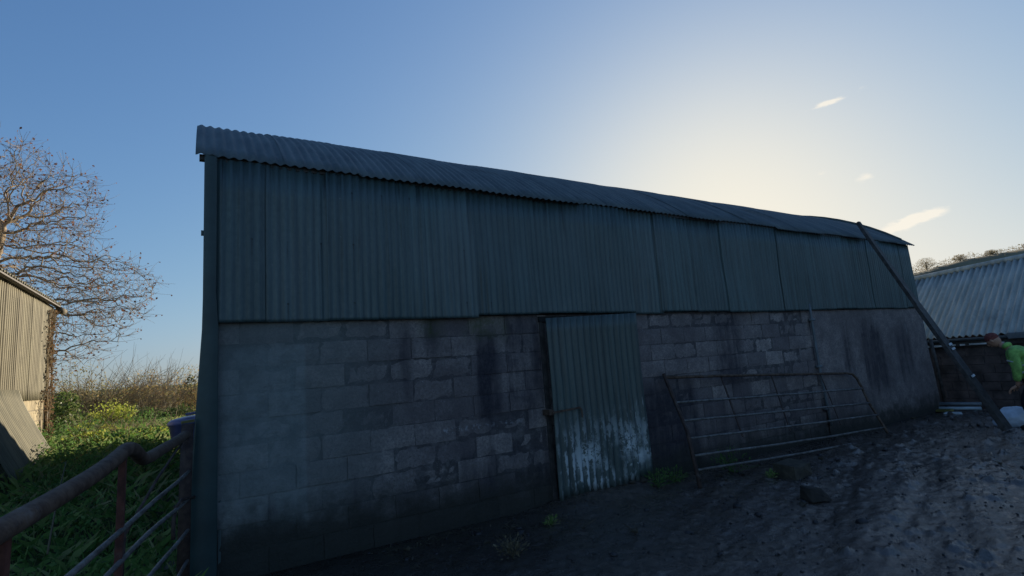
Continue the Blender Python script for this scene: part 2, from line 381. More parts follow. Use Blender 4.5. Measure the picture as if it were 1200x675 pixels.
M_shedroof = m_agesheet('pale_grey_fibre_cement', (.30, .31, .29), (.50, .49, .45))
M_leansheet = m_agesheet('old_grey_sheet', (.11, .11, .075), (.20, .19, .13))
M_shedwall = m_simple('damp_dark_render', (.075, .058, .058), .9, 0, .5, 4, .5, 30)
M_white = m_simple('dirty_white', (.55, .57, .6), .6, 0, .3, 8)
M_gutter = m_simple('grey_gutter', (.13, .15, .17), .45, 0, .25, 6)
M_blue = m_simple('blue_plastic', (.12, .15, .36), .4, 0, .2, 4, spec=.5)
M_bag = m_simple('white_plastic_sack', (.62, .68, .80), .45, 0, .12, 9, .3, 25)
M_pipe = m_simple('pale_grey_plastic', (.36, .42, .46), .35, 0, .15, 8)
M_yellow = m_simple('muddy_yellow', (.16, .13, .03), .6, 0, .4, 9)
M_conc = m_simple('mossy_concrete', (.048, .038, .026), .85, 0, .5, 9, .9, 45)
M_skin = m_simple('skin', (.42, .22, .15), .55, 0, .08); M_trs = m_simple('dark_trousers', (.012, .014, .022), .85, 0, .3, 8)
M_hiviz = m_simple('hi_vis_fabric', (.22, .42, .10), .85, 0, .35, 11, .9, 16); M_refl = m_simple('reflective_band', (.40, .44, .42), .35, .2, .1); M_boot = m_simple('black_boot', (.012, .012, .012), .5)
M_redhat = m_simple('red_wool', (.17, .045, .04), .9, 0, .3, 40, .5, 90); M_hair = m_simple('dark_hair', (.02, .014, .01), .8)
L_bramble = m_leaf('bramble_leaves', [(0.326, 0.174, 0.082), (0.408, 0.306, 0.122), (0.245, 0.265, 0.091), (0.449, 0.347, 0.184)])
L_russet = m_leaf('russet_twigs_leaves', [(.28, .20, .10), (.34, .29, .13), (.20, .22, .09), (.42, .34, .18)])
L_dark = m_leaf('dark_evergreen_leaves', [(0.035, 0.063, 0.021), (0.070, 0.119, 0.031), (0.049, 0.077, 0.028), (0.126, 0.168, 0.056)])
L_ivy = m_leaf('glossy_ivy_leaves', [(0.045, 0.083, 0.027), (0.105, 0.165, 0.045), (0.150, 0.210, 0.068), (0.240, 0.255, 0.120)], .35)
L_yel = m_leaf('yellow_green_leaves', [(0.300, 0.375, 0.056), (0.488, 0.525, 0.094), (0.225, 0.300, 0.056), (0.600, 0.600, 0.150)])
L_weed = m_leaf('nettle_leaves', [(0.060, 0.130, 0.036), (0.110, 0.220, 0.056), (0.080, 0.160, 0.044), (0.180, 0.260, 0.090)])
L_grass = m_leaf('grass_blades', [(0.095, 0.203, 0.048), (0.167, 0.286, 0.071), (0.262, 0.333, 0.119), (0.333, 0.309, 0.167)])
L_dry = m_leaf('dry_brown_leaves', [(.14, .06, .03), (.20, .09, .045), (.10, .05, .03)], .8)
L_vine = m_leaf('red_brown_vine_leaves', [(.13, .075, .045), (.20, .13, .08), (.12, .10, .05)], .8)
L_straw = m_leaf('straw', [(0.208, 0.169, 0.104), (0.130, 0.104, 0.065), (0.065, 0.058, 0.039)], .8, .1)
L_conifer = m_leaf('far_conifer', [(.02, .035, .015), (.04, .055, .02)]); L_hilltree = m_leaf('winter_hill_crowns', [(.22, .18, .10), (.14, .12, .07), (.28, .23, .13)])

# ------------------------------------------------------------------ terrain
def hgt(x, y):
    x = np.asarray(x, float); y = np.asarray(y, float)
    left = sstep(.1, -.9, x)
    z = .62*sstep(-.5, 7.5, y)*np.maximum(left, sstep(9, 14, y))*(1-.9*sstep(13, 30, y))
    z = z+sstep(-.15, -.5, x)*(-.06+.12*fbm(x*1.3, y*1.3, 3))*sstep(400, 100, y)
    yard = (1-left)*sstep(1, .0, y)*sstep(30, 20, x)
    b = (fbm(x*.8+3, y*.8, 3)-.5)*.09+(fbm(x*3.1, y*3.1, 4, .55)-.5)*.045+np.abs(fbm(x*7, y*7, 3)-.5)*.03
    rr1 = x*.93+y*.36; rr2_ = -x*.36+y*.93
    rut = (fbm(rr1*.35+50, rr2_*2.6, 4, .55)-.5)*.13
    fine = np.abs(fbm(x*7+y*2+7, y*11-x*2+3, 4, .6)-.5)*.030+(fbm(x*21, y*24+8, 3, .6)-.5)*.022
    b = b+fine*sstep(.6, 3.0, x-.3*y)*1.0+rut*sstep(1.0, 4.5, x-.3*y-1.5)
    clod = np.maximum(fbm(x*5.3+40, y*5.3+9, 4, .6)-.63, 0)*.22
    z = z+yard*(b*sstep(.0, -.35, y)*.9+clod*sstep(-.1, -.4, y)*sstep(2.0, 6.5, x*.6-y))
    # soil and muck banked against the wall
    bank = sstep(-.55, -.03, y)*sstep(.6, -.0, y)*sstep(-.5, .3, x)*sstep(14, 12.5, x)
    z = z+bank*(.05+.07*fbm(x*2.1, y*2.1, 3))*sstep(5.2, 4.2, np.abs(x-4.17)*1.0+4.2-.3)
    z = z+5.5*sstep(60, 420, y)*sstep(80, -20, x)
    return z
def ax(*seg):
    o = []
    for a, b, st in seg: o += list(np.arange(a, b, st))
    return np.array(sorted(set(np.round(o+[seg[-1][1]], 4))))
xs = ax((-900, -100, 80), (-100, -20, 8), (-20, -7, 1), (-7, -1.2, .16), (-1.2, 1.5, .05), (1.5, 8.5, .022), (8.5, 17, .05), (17, 40, 1.5), (40, 200, 16), (200, 900, 70))
ys = ax((-60, -12, 6), (-12, -6, .4), (-6, -4.6, .05), (-4.6, -.6, .024), (-.6, .3, .04), (.3, 14, .22), (14, 40, 1), (40, 120, 6), (120, 1200, 60))
XX, YY = np.meshgrid(xs, ys, indexing='ij'); ZZ = hgt(XX, YY)
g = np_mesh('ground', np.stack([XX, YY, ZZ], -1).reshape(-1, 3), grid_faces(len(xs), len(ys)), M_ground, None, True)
tag(g, 'wet muddy farmyard ground running into rough grass on the left', kind='structure')

# far hill behind the shed
hx = np.linspace(-1, 1, 90); hv = np.linspace(-1, 1, 40); HX, HY = np.meshgrid(hx, hv, indexing='ij')
px = 260+HX*90; py = 20+HX*-30+HY*150
# ridge runs roughly north-south at x~230, rising to the right (towards -y)
U = np.linspace(150, 330, 60); V = np.linspace(-320, 130, 110); UU, VV = np.meshgrid(U, V, indexing='ij')
ridge = np.exp(-((UU-230)/42.)**2)
hh = ridge*(26.8-.028*(VV-60)-6*sstep(70, 130, VV)+1.6*fbm(UU*.03, VV*.05, 3))
hill = np_mesh('hill', np.stack([UU, VV, hh-1.2], -1).reshape(-1, 3), grid_faces(len(U), len(V)), m_simple('hill_pasture', (.15, .13, .07), .9, 0, .35, .05), None, True)
tag(hill, 'low grassy hill rising behind the pale roofed shed', kind='structure')

# ------------------------------------------------------------------ corrugated sheet generator
def corr(u0, u1, pitch, amp, rows, pos, name, mat, parent, seg=8, thick=0, jit=0, fray=0):
    """profile runs along u; rows = list of v values; pos(u,v,d)->(x,y,z) with d the offset along the normal"""
    n = max(2, int(round((u1-u0)/pitch*seg)))+1
    u = np.linspace(u0, u1, n); d = amp*np.cos(2*np.pi*u/pitch)
    V = []
    for v in rows: V.append([pos(a, v, b) for a, b in zip(u, d)])
    V = np.array(V)
    o = np_mesh(name, V.reshape(-1, 3), grid_faces(len(rows), n), mat, parent, True)
    m = o.modifiers.new('thick', 'SOLIDIFY'); m.thickness = .0025 if not thick else thick; m.offset = 0
    return o

# ------------------------------------------------------------------ the barn
LN, WD, ZE, ZC = 13.09, 7.6, 3.64, 2.18
PHI = R(40); RR = WD/2/math.sin(PHI)
barn = empty('barn', (LN/2, WD/2, 0), 'long dark green corrugated barn with block lower wall and curved roof', 'barn')
def edgex(z, end):       # the two ends of the long wall lean outwards a little towards the ground
    if end == 0: return -.05-.12*max(0, (ZC-z))/ZC
    return LN-.08+.36*max(0, (ZE-z))/ZE
# concrete block wall
mbs = (MB(), MB()); bh = .218; bw = .452
rr_ = random.Random(3)
for row in range(-1, 10):
    z0 = row*bh; off = (.5*bw if row % 2 else 0)
    k = -1
    while True:
        x0 = k*bw+off; x1 = x0+bw; k += 1
        if x0 > LN+.3: break
        xa, xb = max(x0, .02), min(x1, edgex(z0, 1)-.02)
        if xb-xa < .06: continue
        if xa < 4.80 and xb > 3.52 and row < 9.8:
            segs = []
            if xa < 3.52: segs.append((xa, 3.52))
            if xb > 4.80: segs.append((4.80, xb))
        else: segs = [(xa, xb)]
        for a, b in segs:
            if b-a < .05: continue
            mb = mbs[0] if a < 4 else mbs[1]
            g2 = .0045; dy = rr_.uniform(-.006, .006); a2, b2, c2, d2 = a+g2, b-g2, z0+g2+rr_.uniform(-.003, .003), z0+bh-g2
            if a > 9.05: dy *= .25
            nx, nz_ = max(2, int((b2-a2)/.05)), 4
            # front face as a small grid with chipped edges
            vs = []; 
            for i in range(nx+1):
                for j in range(nz_+1):
                    ex = (i in (0, nx)); ez = (j in (0, nz_)); jx = rr_.uniform(-.004, .004) if ex else 0; jz = rr_.uniform(-.004, .004) if ez else 0
                    vs.append((a2+(b2-a2)*i/nx+jx, dy+(.0035 if (ex or ez) else 0)+rr_.uniform(-.0015, .0015), c2+(d2-c2)*j/nz_+jz))
            k0 = len(mb.v); mb.v += vs; q = nz_+1
            for i in range(nx):
                for j in range(nz_): mb.f.append((k0+i*q+j, k0+(i+1)*q+j, k0+(i+1)*q+j+1, k0+i*q+j+1))
            # sides back into the mortar
            ring = [i*q for i in range(nx+1)]+[nx*q+j for j in range(1, q)]+[i*q+nz_ for i in range(nx-1, -1, -1)]+[j for j in range(nz_-1, 0, -1)]
            kb = len(mb.v)
            for r_ in ring: v = vs[r_]; mb.v.append((v[0], .09, v[2]))
            for i in range(len(ring)): mb.f.append((k0+ring[i], kb+i, kb+(i+1) % len(ring), k0+ring[(i+1) % len(ring)]))
tag(mbs[1].build('block_wall', M_block, barn, False), 'stained blockwork right of the door')
wall = mbs[0].build('block_wall', M_block, barn, False)
tag(wall, 'stained grey blockwork left of the door')
mb = MB()
for a, b in ((0.0, 3.53), (4.79, LN+.2)): mb.box((a, .0055, -.3), (b, .10, ZC))
mb.box((3.53, .02, 2.14), (4.79, .10, ZC))
mb.build('mortar', M_blockmortar, wall)
# smooth rendered strip on the right half of the wall
render_ = MB(); 
nx = 60; nz2 = 24; vs = []
for i in range(nx+1):
    for j in range(nz2+1):
        x = 9.12+(13.35-9.12)*i/nx; z = -.1+(2.16+.1)*j/nz2; x = min(x, edgex(z, 1)-.01)
        vs.append((x, -.014-.012*float(fbm(np.array(x*1.7), np.array(z*1.7), 3)), z))
render_.add(vs, [(i*(nz2+1)+j, (i+1)*(nz2+1)+j, (i+1)*(nz2+1)+j+1, i*(nz2+1)+j+1) for i in range(nx) for j in range(nz2)])
tag(render_.build('render_coat', M_block, wall, True), 'smoother cement render with pale runs')

# cladding sheets (upper wall)
seams = [-.05, .38, .98, 1.76, 2.53, 3.34, 4.11, 4.89, 5.45, 6.17, 6.89, 7.6, 8.33, 9.05, 9.8, 10.55, 11.3, 12.04, 12.6, LN-.07]
pr_ = random.Random(11)
for i in range(len(seams)-1):
    a, b = seams[i], seams[i+1]+.05
    tilt = pr_.uniform(-.010, .010); oy = -.055+(.009 if i % 2 else 0); zb = (2.155 if i < 4 else 2.175)+pr_.uniform(-.014, .012)
    if i == 5: zb = 2.19
    zt = ZE+.005-.008*a
    last = i == len(seams)-2
    def pos(u, v, d, a=a, tilt=tilt, oy=oy, last=last, zb=zb, zt=zt):
        z = zb+(zt-zb)*v
        x = u
        if last and u > LN-.2: x = u+(.02*(zt-z))
        bow = .010*math.sin(u*1.7+3*v)+.004*math.sin(9*v+u*5)
        return (x, oy-d+tilt*(u-a)*2+bow, z)
    c = corr(a, b, .076, .0085, [0, .02, .15, .3, .45, .6, .8, 1], pos, 'cladding_sheet', M_green, barn, seg=8)
# left corner flashing
V = []
for j in range(13):
    z = -.1+(ZE+.03+.1)*j/12; xl = edgex(z, 0)-.01; xr = .03+.0*z
    V += [(xl, .25, z), (xl, -.072, z), (xl+.015, -.082, z), (xr+(-.0 if z > ZC else .02), -.080, z), (xr+(.01 if z > ZC else .03), -.066, z)]
tag(np_mesh('corner_flashing', V, grid_faces(13, 5), M_flash, barn, False), 'flat dark green corner strip')
for z in (2.95,): MB().box((edgex(z, 0)-.03, -.06, z-.02), (edgex(z, 0)-.005, -.02, z+.02)).build('flashing_clip', M_flash, barn)

# curved roof sheets
def roofpt(s, off=0):     # s = angle from crown, -PHI at the front eave
    r = RR+off
    return (WD/2+r*math.sin(s), ZE+.09-RR*math.cos(PHI)+r*math.cos(s))
OV = R(1.2)
NS = 19; sw = (LN+.22)/NS
angs = np.linspace(-PHI-OV, PHI+OV, 34)
for k in range(NS):
    a = -.10+k*sw; b = a+sw+.04; lift = .006 if k % 2 else 0; ja = pr_.uniform(-.006, .004)
    if k == 0: a -= .03
    def pos(u, v, d, ja=ja, lift=lift):
        s = v+(ja if v < 0 else -ja)*abs(v)/PHI
        y, z = roofpt(s, d+lift+.004*math.sin(u*2.3+v*5))
        return (u, y, z-.008*max(0, u))
    if k == 0:
        corr(a, b, .0865, .0095, [v for v in angs if v < -PHI+R(15)]+[-PHI+R(15)], pos, 'roof_sheet', M_roof, barn, seg=8)
        corr(.10, b, .0865, .0095, [-PHI+R(14)]+[v for v in angs if v > -PHI+R(15)], pos, 'roof_sheet', M_roof, barn, seg=8)
    else: corr(a, b, .0865, .0095, list(angs), pos, 'roof_sheet', M_roof, barn, seg=8)
# ends: arc-topped gable walls, back wall, eave purlin
def gable(xa, xb, name):
    t = MB(); prof = [(0.0, -.1)]+[roofpt(s, -.03) for s in np.linspace(-PHI, PHI, 24)]+[(WD, -.1)]
    n = len(prof); vs = [(xa, p[0], p[1]) for p in prof]+[(xb, p[0], p[1]) for p in prof]
    t.add(vs, [tuple(range(n))[::-1], tuple(range(n, 2*n))]+[(i, (i+1) % n, (i+1) % n+n, i+n) for i in range(n)])
    return t.build(name, M_green, barn)
gable(.07, .09, 'gable_wall'); gable(LN-.06, LN-.04, 'gable_wall')
mbk = MB().box((.09, WD-.02, -.1), (LN, WD+.05, ZE)); mbk.build('rear_wall', M_green, barn)
MB().beam((-.10, -.02, ZE+.01), (LN-.1, -.02, ZE-.09), .05, .06).build('eave_purlin', M_wood, barn)

# door
dx0, dx1 = 3.44, 4.88
def pos(u, v, d):
    z = .02+(2.125+.03*(u-dx0)-.02)*v
    sk = .012*(v-1)
    z0 = .05*sstep(4.3, 4.9, u)*(1-v)+.03*(1-v)*math.sin(u*7)
    return (u+sk, -.125-d-.015*(1-v)*sstep(4.3, 4.9, u)+.008*math.sin(v*7+u*2), z+float(z0))
door = corr(dx0, dx1, .0965, .0125, list(np.linspace(0, 1, 14)), pos, 'door', M_door, barn, seg=10)
tag(door, 'corrugated green door with peeling whitish paint low down')
for z in (.3, 1.05, 1.95): MB().box((dx0+.06, -.105, z-.04), (dx1-.05, -.065, z+.04)).build('batten', M_wood, door)
lt = MB(); lt.beam((3.40, -.155, 1.035), (3.80, -.152, 1.055), .022, .012, (0, 1, 0)); lt.tube([(3.79, -.152, 1.055), (3.815, -.155, 1.03), (3.82, -.155, .94)], .010, 6); lt.box((3.36, -.15, 1.01), (3.42, -.01, 1.07))
lt.build('latch', M_rust, door)
MB().box((3.40, -.03, 2.09), (4.95, .09, 2.155)).build('door_gap_shade', M_black, barn)  # black strip standing in for the shade in the gap above the door
for xx in (3.41, 4.895): MB().box((xx, -.02, 0), (xx+.05 if xx > 4 else xx+.06, .09, 2.12)).build('door_frame', M_wood, barn)

# conduit on the wall, downpipe at the right corner
cp = MB(); cp.tube([(9.02, -.05, 2.28), (9.02, -.055, 2.1), (9.03, -.05, 1.4), (9.05, -.05, 1.0), (9.12, -.05, .2)], .022, 8)
for z in (2.0, 1.2, .5): cp.box((8.99, -.08, z-.02), (9.09, -.01, z+.02))
cp.build('wall_pipe', M_gutter, barn, True)
cp = MB(); cp.tube([(13.30, -.06, 1.5), (13.36, -.06, 1.0), (13.42, -.06, .05)], .035, 8); cp.build('downpipe', M_wood, barn, True)

# ------------------------------------------------------------------ leaning timber beam
bmb = MB(); A = Vector((10.97, -1.76, .02)); B = Vector((10.93, -.16, 3.86))
bm_ = empty('timber_beam', (10.97, -1.76, 0), 'long dark timber beam leaning from the yard up against the far end of the barn eave', 'beam')
nrm = Vector((0, -1, .4)); t_ = (B-A).normalized(); 
for (wA, wB, th) in ((.30, .09, .06),):
    x_ = t_.cross(Vector((0, -1, 0))).normalized(); y_ = x_.cross(t_)
    vs = []
    for k in range(15):
        f_ = k/14; p = A.lerp(B, f_); w_ = wA*(1-f_)+wB*f_+random.uniform(-.006, .006)
        for i, j in ((-1, -1), (1, -1), (1, 1), (-1, 1)): vs.append(p+x_*w_/2*i+y_*th/2*j+x_*.012*math.sin(f_*6))
    fs = [(k*4+a, k*4+(a+1) % 4, k*4+4+(a+1) % 4, k*4+4+a) for k in range(14) for a in range(4)]+[(3, 2, 1, 0), (56, 57, 58, 59)]
    bmb.add(vs, fs)
bmb.build('plank', M_wood, bm_, bevel=.006)
b2 = MB(); b2.beam(A+Vector((-.13, .0, .05)), A.lerp(B, .55)+Vector((-.09, 0, 0)), .05, .06, (0, -1, .4)); b2.build('batten', M_wood, bm_)
b3 = MB()
for f_ in (.22, .34, .36): p = A.lerp(B, f_); b3.beam(p+Vector((-.05, -.06, 0)), p+Vector((.05, -.06, .02)), .035, .012, (0, -1, .4))
b3.build('pale_patch', M_white, bm_)

# ------------------------------------------------------------------ field gate leaning on the wall
lg = empty('leaning_field_gate', (7.5, -.6, 0), 'rusty tubular field gate leaning against the block wall right of the door', 'gate')
def rail(a, b, r, name, mat, par, sag=.012, n=9):
    a, b = Vector(a), Vector(b); pts = [a.lerp(b, i/(n-1))+Vector((0, 0, -sag*math.sin(math.pi*i/(n-1))+random.uniform(-.003, .003))) for i in range(n)]
    return MB().tube(pts, r, 8).build(name, mat, par, True)
gm = M_rust2
top = MB().tube([(5.31, -.10, 1.29), (6.4, -.12, 1.235), (7.59, -.11, 1.165), (8.9, -.11, 1.085), (9.75, -.11, 1.035), (9.88, -.13, 1.01), (9.945, -.16, .93), (9.94, -.22, .77), (9.87, -.33, .52), (9.86, -.51, .12), (9.84, -.56, .02)], .021, 8).build('top_rail', M_rust, lg, True)
MB().tube([(5.315, -.07, 1.34), (5.31, -.12, 1.22), (5.27, -.40, .62), (5.06, -.69, .0)], .024, 8).build('end_post', gm, lg, True)
for a, b in (((5.30, -.25, .965), (9.93, -.23, .755)), ((5.28, -.35, .74), (9.87, -.34, .515)), ((5.24, -.44, .53), (9.87, -.43, .315)), ((5.20, -.53, .335), (9.85, -.51, .115)), ((5.13, -.60, .185), (8.6, -.60, .02))):
    rail(a, b, .016, 'rail', M_rail, lg, random.uniform(.0, .03))
for a, b in (((6.42, -.11, 1.22), (6.26, -.46, .42)), ((7.59, -.11, 1.16), (7.33, -.46, .36)), ((8.92, -.11, 1.09), (8.66, -.46, .30))):
    MB().beam(a, b, .035, .012, (0, 1, .5)).build('brace', gm, lg)

# ------------------------------------------------------------------ bent rusty gate at the left, hung from the barn corner
bg_ = empty('bent_farm_gate', (-.16, -.3, 0), 'bent rusty tube farm gate hung by the left corner of the barn', 'gate')
def gx(y): return -.14+(y+.13)*(.41/3.05)
tp = [(-.16, -.15, 1.25), (-.22, -.75, 1.245), (-.29, -1.2, 1.235), (-.335, -1.5, 1.225), (-.35, -1.66, 1.255), (-.365, -1.80, 1.315), (-.385, -1.95, 1.335), (-.40, -2.1, 1.315), (-.44, -2.4, 1.285), (-.50, -2.8, 1.262), (-.55, -3.18, 1.25), (-.62, -3.7, 1.235), (-.68, -4.05, 1.23)]
# smooth the polyline
def smooth(pts, it=2):
    for _ in range(it):
        q = [pts[0]]
        for a, b in zip(pts[:-1], pts[1:]):
            a, b = Vector(a), Vector(b); q += [a.lerp(b, .25), a.lerp(b, .75)]
        q.append(pts[-1]); pts = q
    return pts
MB().tube(smooth(tp), .034, 14).build('top_rail', M_rust, bg_, True)
MB().tube([(-.155, -.17, 1.33), (-.165, -.20, .8), (-.17, -.22, .0)], .045, 10).build('hinge_post', M_rust2, bg_, True)
MB().beam((-.392, -2.0, 1.31), (-.400, -2.03, .04), .062, .03, (1, 0, 0)).build('upright', M_rustred, bg_, bevel=.005)
MB().beam((-.555, -3.13, 1.23), (-.56, -3.16, .04), .062, .03, (1, 0, 0)).build('upright', M_rustred, bg_, bevel=.005)
MB().tube([(-.68, -4.04, 1.24), (-.68, -4.06, .04)], .03, 8).build('end_post', M_rust2, bg_, True)
for z, dz in ((1.0, .05), (.79, -.07), (.56, -.05), (.34, .02), (.13, .02)):
    pts = [(gx(y)+.012, y, z-.03*float(sstep(-1.6, -.4, y))+dz*math.sin((y+.2)*.8)*.6) for y in np.linspace(-.22, -4.04, 16)]
    MB().tube(pts, .0125, 8).build('rail', M_rail, bg_, True)
MB().tube([(-.19, -.4, 1.20), (-.29, -1.2, 1.08), (-.385, -1.92, .92), (-.39, -1.97, .60)], .009, 6).build('brace', M_rust2, bg_, True)
lm = MB(); lm.tube([(-.10, -.06, .74), (-.18, -.45, .80), (-.21, -.70, .79), (-.22, -.76, .72), (-.22, -.78, .60)], .013, 6); lm.build('latch', M_rust2, bg_, True)
# pale capping piece on the post
MB().beam((-.20, -.16, 1.345), (-.11, -.15, 1.352), .05, .02, (0, 0, 1)).build('post_cap', M_yellow, bg_)

# ------------------------------------------------------------------ blue container behind the gate
bt = empty('blue_container', (-.25, 7.0, .6), 'low rounded blue plastic container standing in the weeds just left of the barn', 'container')
V = []; prof = [(0, .0), (.40, .0), (.42, .12), (.46, .36), (.49, .38), (.49, .42), (.44, .47), (.25, .50), (.0, .51)]
nn = 28
for r_, z_ in prof:
    for j in range(nn):
        a = 2*math.pi*j/nn; ca, sa = math.cos(a), math.sin(a); k = 1/max(abs(ca), abs(sa))*.6+.4
        V.append((-.12+r_*ca*k, 7.0+r_*sa*k*.9, .60+z_+.07*ca*r_))
F = [(i*nn+j, i*nn+(j+1) % nn, (i+1)*nn+(j+1) % nn, (i+1)*nn+j) for i in range(len(prof)-1) for j in range(nn)]
np_mesh('tub', V, F, M_blue, bt, True)
MB().beam((-.30, 6.75, 1.14), (.0, 6.7, 1.17), .08, .05, (0, 0, 1)).build('handle', M_blue, bt, bevel=.01)

# ------------------------------------------------------------------ stones
def rock(name, loc, size, rz, label, seed, boxy=.6, sub=4, rough=.07, rx=0):
    bm = bmesh.new(); bmesh.ops.create_cube(bm, size=1); bmesh.ops.subdivide_edges(bm, edges=bm.edges[:], cuts=sub, use_grid_fill=True)
    rn = random.Random(seed); pl = [(Vector((rn.uniform(-1, 1), rn.uniform(-1, 1), rn.uniform(-.2, 1))).normalized(), rn.uniform(.42, .58)) for _ in range(7)]
    for v in bm.verts:
        p = v.co.copy(); p = p*boxy+p.normalized()*.62*(1-boxy)
        for n_, d_ in pl:
            e = p.dot(n_)-d_
            if e > 0: p -= n_*e
        p += Vector((rn.uniform(-1, 1), rn.uniform(-1, 1), rn.uniform(-1, 1)))*rough*.25
        v.co = Vector((p.x*size[0], p.y*size[1], p.z*size[2]+size[2]*.42))
    me = bpy.data.meshes.new(name); bm.to_mesh(me); bm.free()
    o = link(name, me, M_conc); o.location = loc; o.rotation_euler = (rx, 0, rz); return tag(o, label, 'stone')
def hull(name, pts, loc, rz, label, mat):
    bm = bmesh.new()
    for p in pts: bm.verts.new(p)
    bmesh.ops.convex_hull(bm, input=bm.verts); bmesh.ops.bevel(bm, geom=bm.edges[:], offset=.006, segments=1, affect='EDGES')
    bmesh.ops.triangulate(bm, faces=bm.faces[:]); bmesh.ops.subdivide_edges(bm, edges=bm.edges[:], cuts=2)
    rn = random.Random(9)
    for v in bm.verts: v.co += Vector((rn.uniform(-1, 1), rn.uniform(-1, 1), rn.uniform(-1, 1)))*.0028
    me = bpy.data.meshes.new(name); bm.to_mesh(me); bm.free(); o = link(name, me, mat); o.location = loc; o.rotation_euler = (0, 0, rz); return tag(o, label, 'stone')
hull('concrete_block', [(-.24, -.15, -.03), (.21, -.15, -.03), (.23, .13, -.03), (-.20, .15, -.03), (-.21, -.12, .13), (.19, -.14, .12), (.22, .12, .145), (-.19, .13, .15), (-.05, -.16, .10)], (6.18, -1.15, float(hgt(6.18, -1.2))+.03), .15, 'flat topped broken concrete block lying below the leaning gate', M_conc)
hull('broken_stone', [(-.13, .07, -.03), (-.10, -.08, -.02), (.13, -.09, -.03), (.16, .02, -.03), (.02, .10, -.03), (-.12, .05, .13), (-.08, -.04, .10), (.05, -.03, .10), (.12, -.02, .04), (-.02, .07, .09)], (5.42, -1.86, float(hgt(5.42, -1.88))+.03), -.35, 'small dark angular stone in the mud in front of the larger block', m_simple('dark_stone', (.022, .016, .012), .8, 0, .5, 12, .9, 45))
rs_ = random.Random(71)
for k in range(26):
    x_ = rs_.uniform(.9, 12.5); y_ = -.12-abs(rs_.gauss(0, .55)) if k < 17 else rs_.uniform(-4.2, -1.2); q_ = rs_.uniform(.022, .055)
    pts = [(rs_.uniform(-1, 1)*q_, rs_.uniform(-1, 1)*q_, rs_.uniform(-.4, .8)*q_) for _ in range(9)]
    zz_ = float(hgt(x_, y_)); o = hull('rubble_stone', pts, (x_, y_, zz_+q_*.15), rs_.uniform(0, 3), 'small piece of broken rubble lying in the mud of the yard', M_conc); o['group'] = 'small rubble lying about the yard'

# ------------------------------------------------------------------ left farm building
lb = empty('farm_outbuilding', (-5, 6.5, .5), 'sunlit cream corrugated outbuilding at the left edge with a block base', 'building')
LY0, LY1, LX = 2.6, 10.35, -3.02
def lz(y): return 3.74
for k in range(9):
    a = LY0+k*(LY1-LY0)/9; b = a+(LY1-LY0)/9+.05; oo = .006*(k % 2)
    corr(a, b, .115, .030, [0, .1, .5, .9, 1], lambda u, v, d, oo=oo: (LX+d+oo, u, 1.63+(3.72-1.63)*v), 'cladding_sheet', M_barnside, lb, seg=8)
M_pale = m_simple('pale_concrete_block', (.27, .23, .15), .9, 0, .3, 5, .5, 30)
mbk = MB()
for r_ in range(6):
    z0 = .30+r_*.222; o_ = .225*(r_ % 2)
    for k in range(-1, 18):
        a, b = max(LY0, LY0+k*.45+o_), min(LY1-.02, LY0+(k+1)*.45+o_)
        if b-a > .08: mbk.box((LX-.16, a+.006, z0+.005), (LX-.03, b-.006, z0+.217))
mbk.build('block_base', M_pale, lb)
MB().box((LX-.15, LY0, .2), (LX-.04, LY1-.03, 1.63)).build('mortar', M_mortar, lb)
mbk = MB().box((LX-5, LY1-.08, .2), (LX-.02, LY1, 3.7)); mbk.box((LX-5, LY0, .2), (LX-.02, LY0+.08, 3.7)); mbk.box((LX-5.1, LY0, .2), (LX-5, LY1, 3.7)); mbk.build('end_wall', M_barnside, lb)
def pos(u, v, d): return (LX+.14-5.2*v, u, 3.72+.05+v*1.2+d)
corr(LY0-.15, LY1+.15, .146, .022, [0, .3, .7, 1], pos, 'roof', M_leansheet, lb, seg=8)
MB().beam((LX+.10, LY0-.1, 3.72), (LX+.10, LY1+.2, 3.72), .09, .03, (0, 0, 1)).build('eave_board', M_wood, lb)
MB().tube([(LX+.12, LY1+.10, 3.66), (LX+.16, LY1+.38, 3.64)], .07, 10).build('gutter_end', M_fence_wood, lb, True)
MB().beam((LX+.01, LY1+.02, .4), (LX+.01, LY1+.02, 3.7), .09, .05, (1, 0, 0)).build('corner_post', M_wood, lb)

# stacked curved sheets leaning on it
ls = empty('leaning_roof_sheets', (-2.6, 6.2, .5), 'stack of old curved corrugated sheets leaning against the outbuilding wall', 'sheet stack')
for k in range(5):
    oz = .028*k
    def pos(u, v, d, k=k, oz=oz):
        a = .10+1.28*v                      # bowed sheet
        x = LX+.06+oz+.66*(1-math.sin(a)) ; z = .44+1.44*(1-math.cos(a*1.0))/ (1-math.cos(1.38))
        s = v
        x = LX+.06+oz+.66*(1-s)**1.25; z = .42+1.40*s+.04*math.sin(math.pi*s)
        yy = u+.03*k
        rx_ = max(0, (u-7.15))/.35
        return (x+d*.9, yy-.10*k*(1-v)*.5+.1*(1-v), z-.14*rx_**2*s)
    corr(4.6, 7.5-.05*k, .085, .016, list(np.linspace(0, 1, 9)), pos, 'sheet', M_leansheet, ls, seg=8)

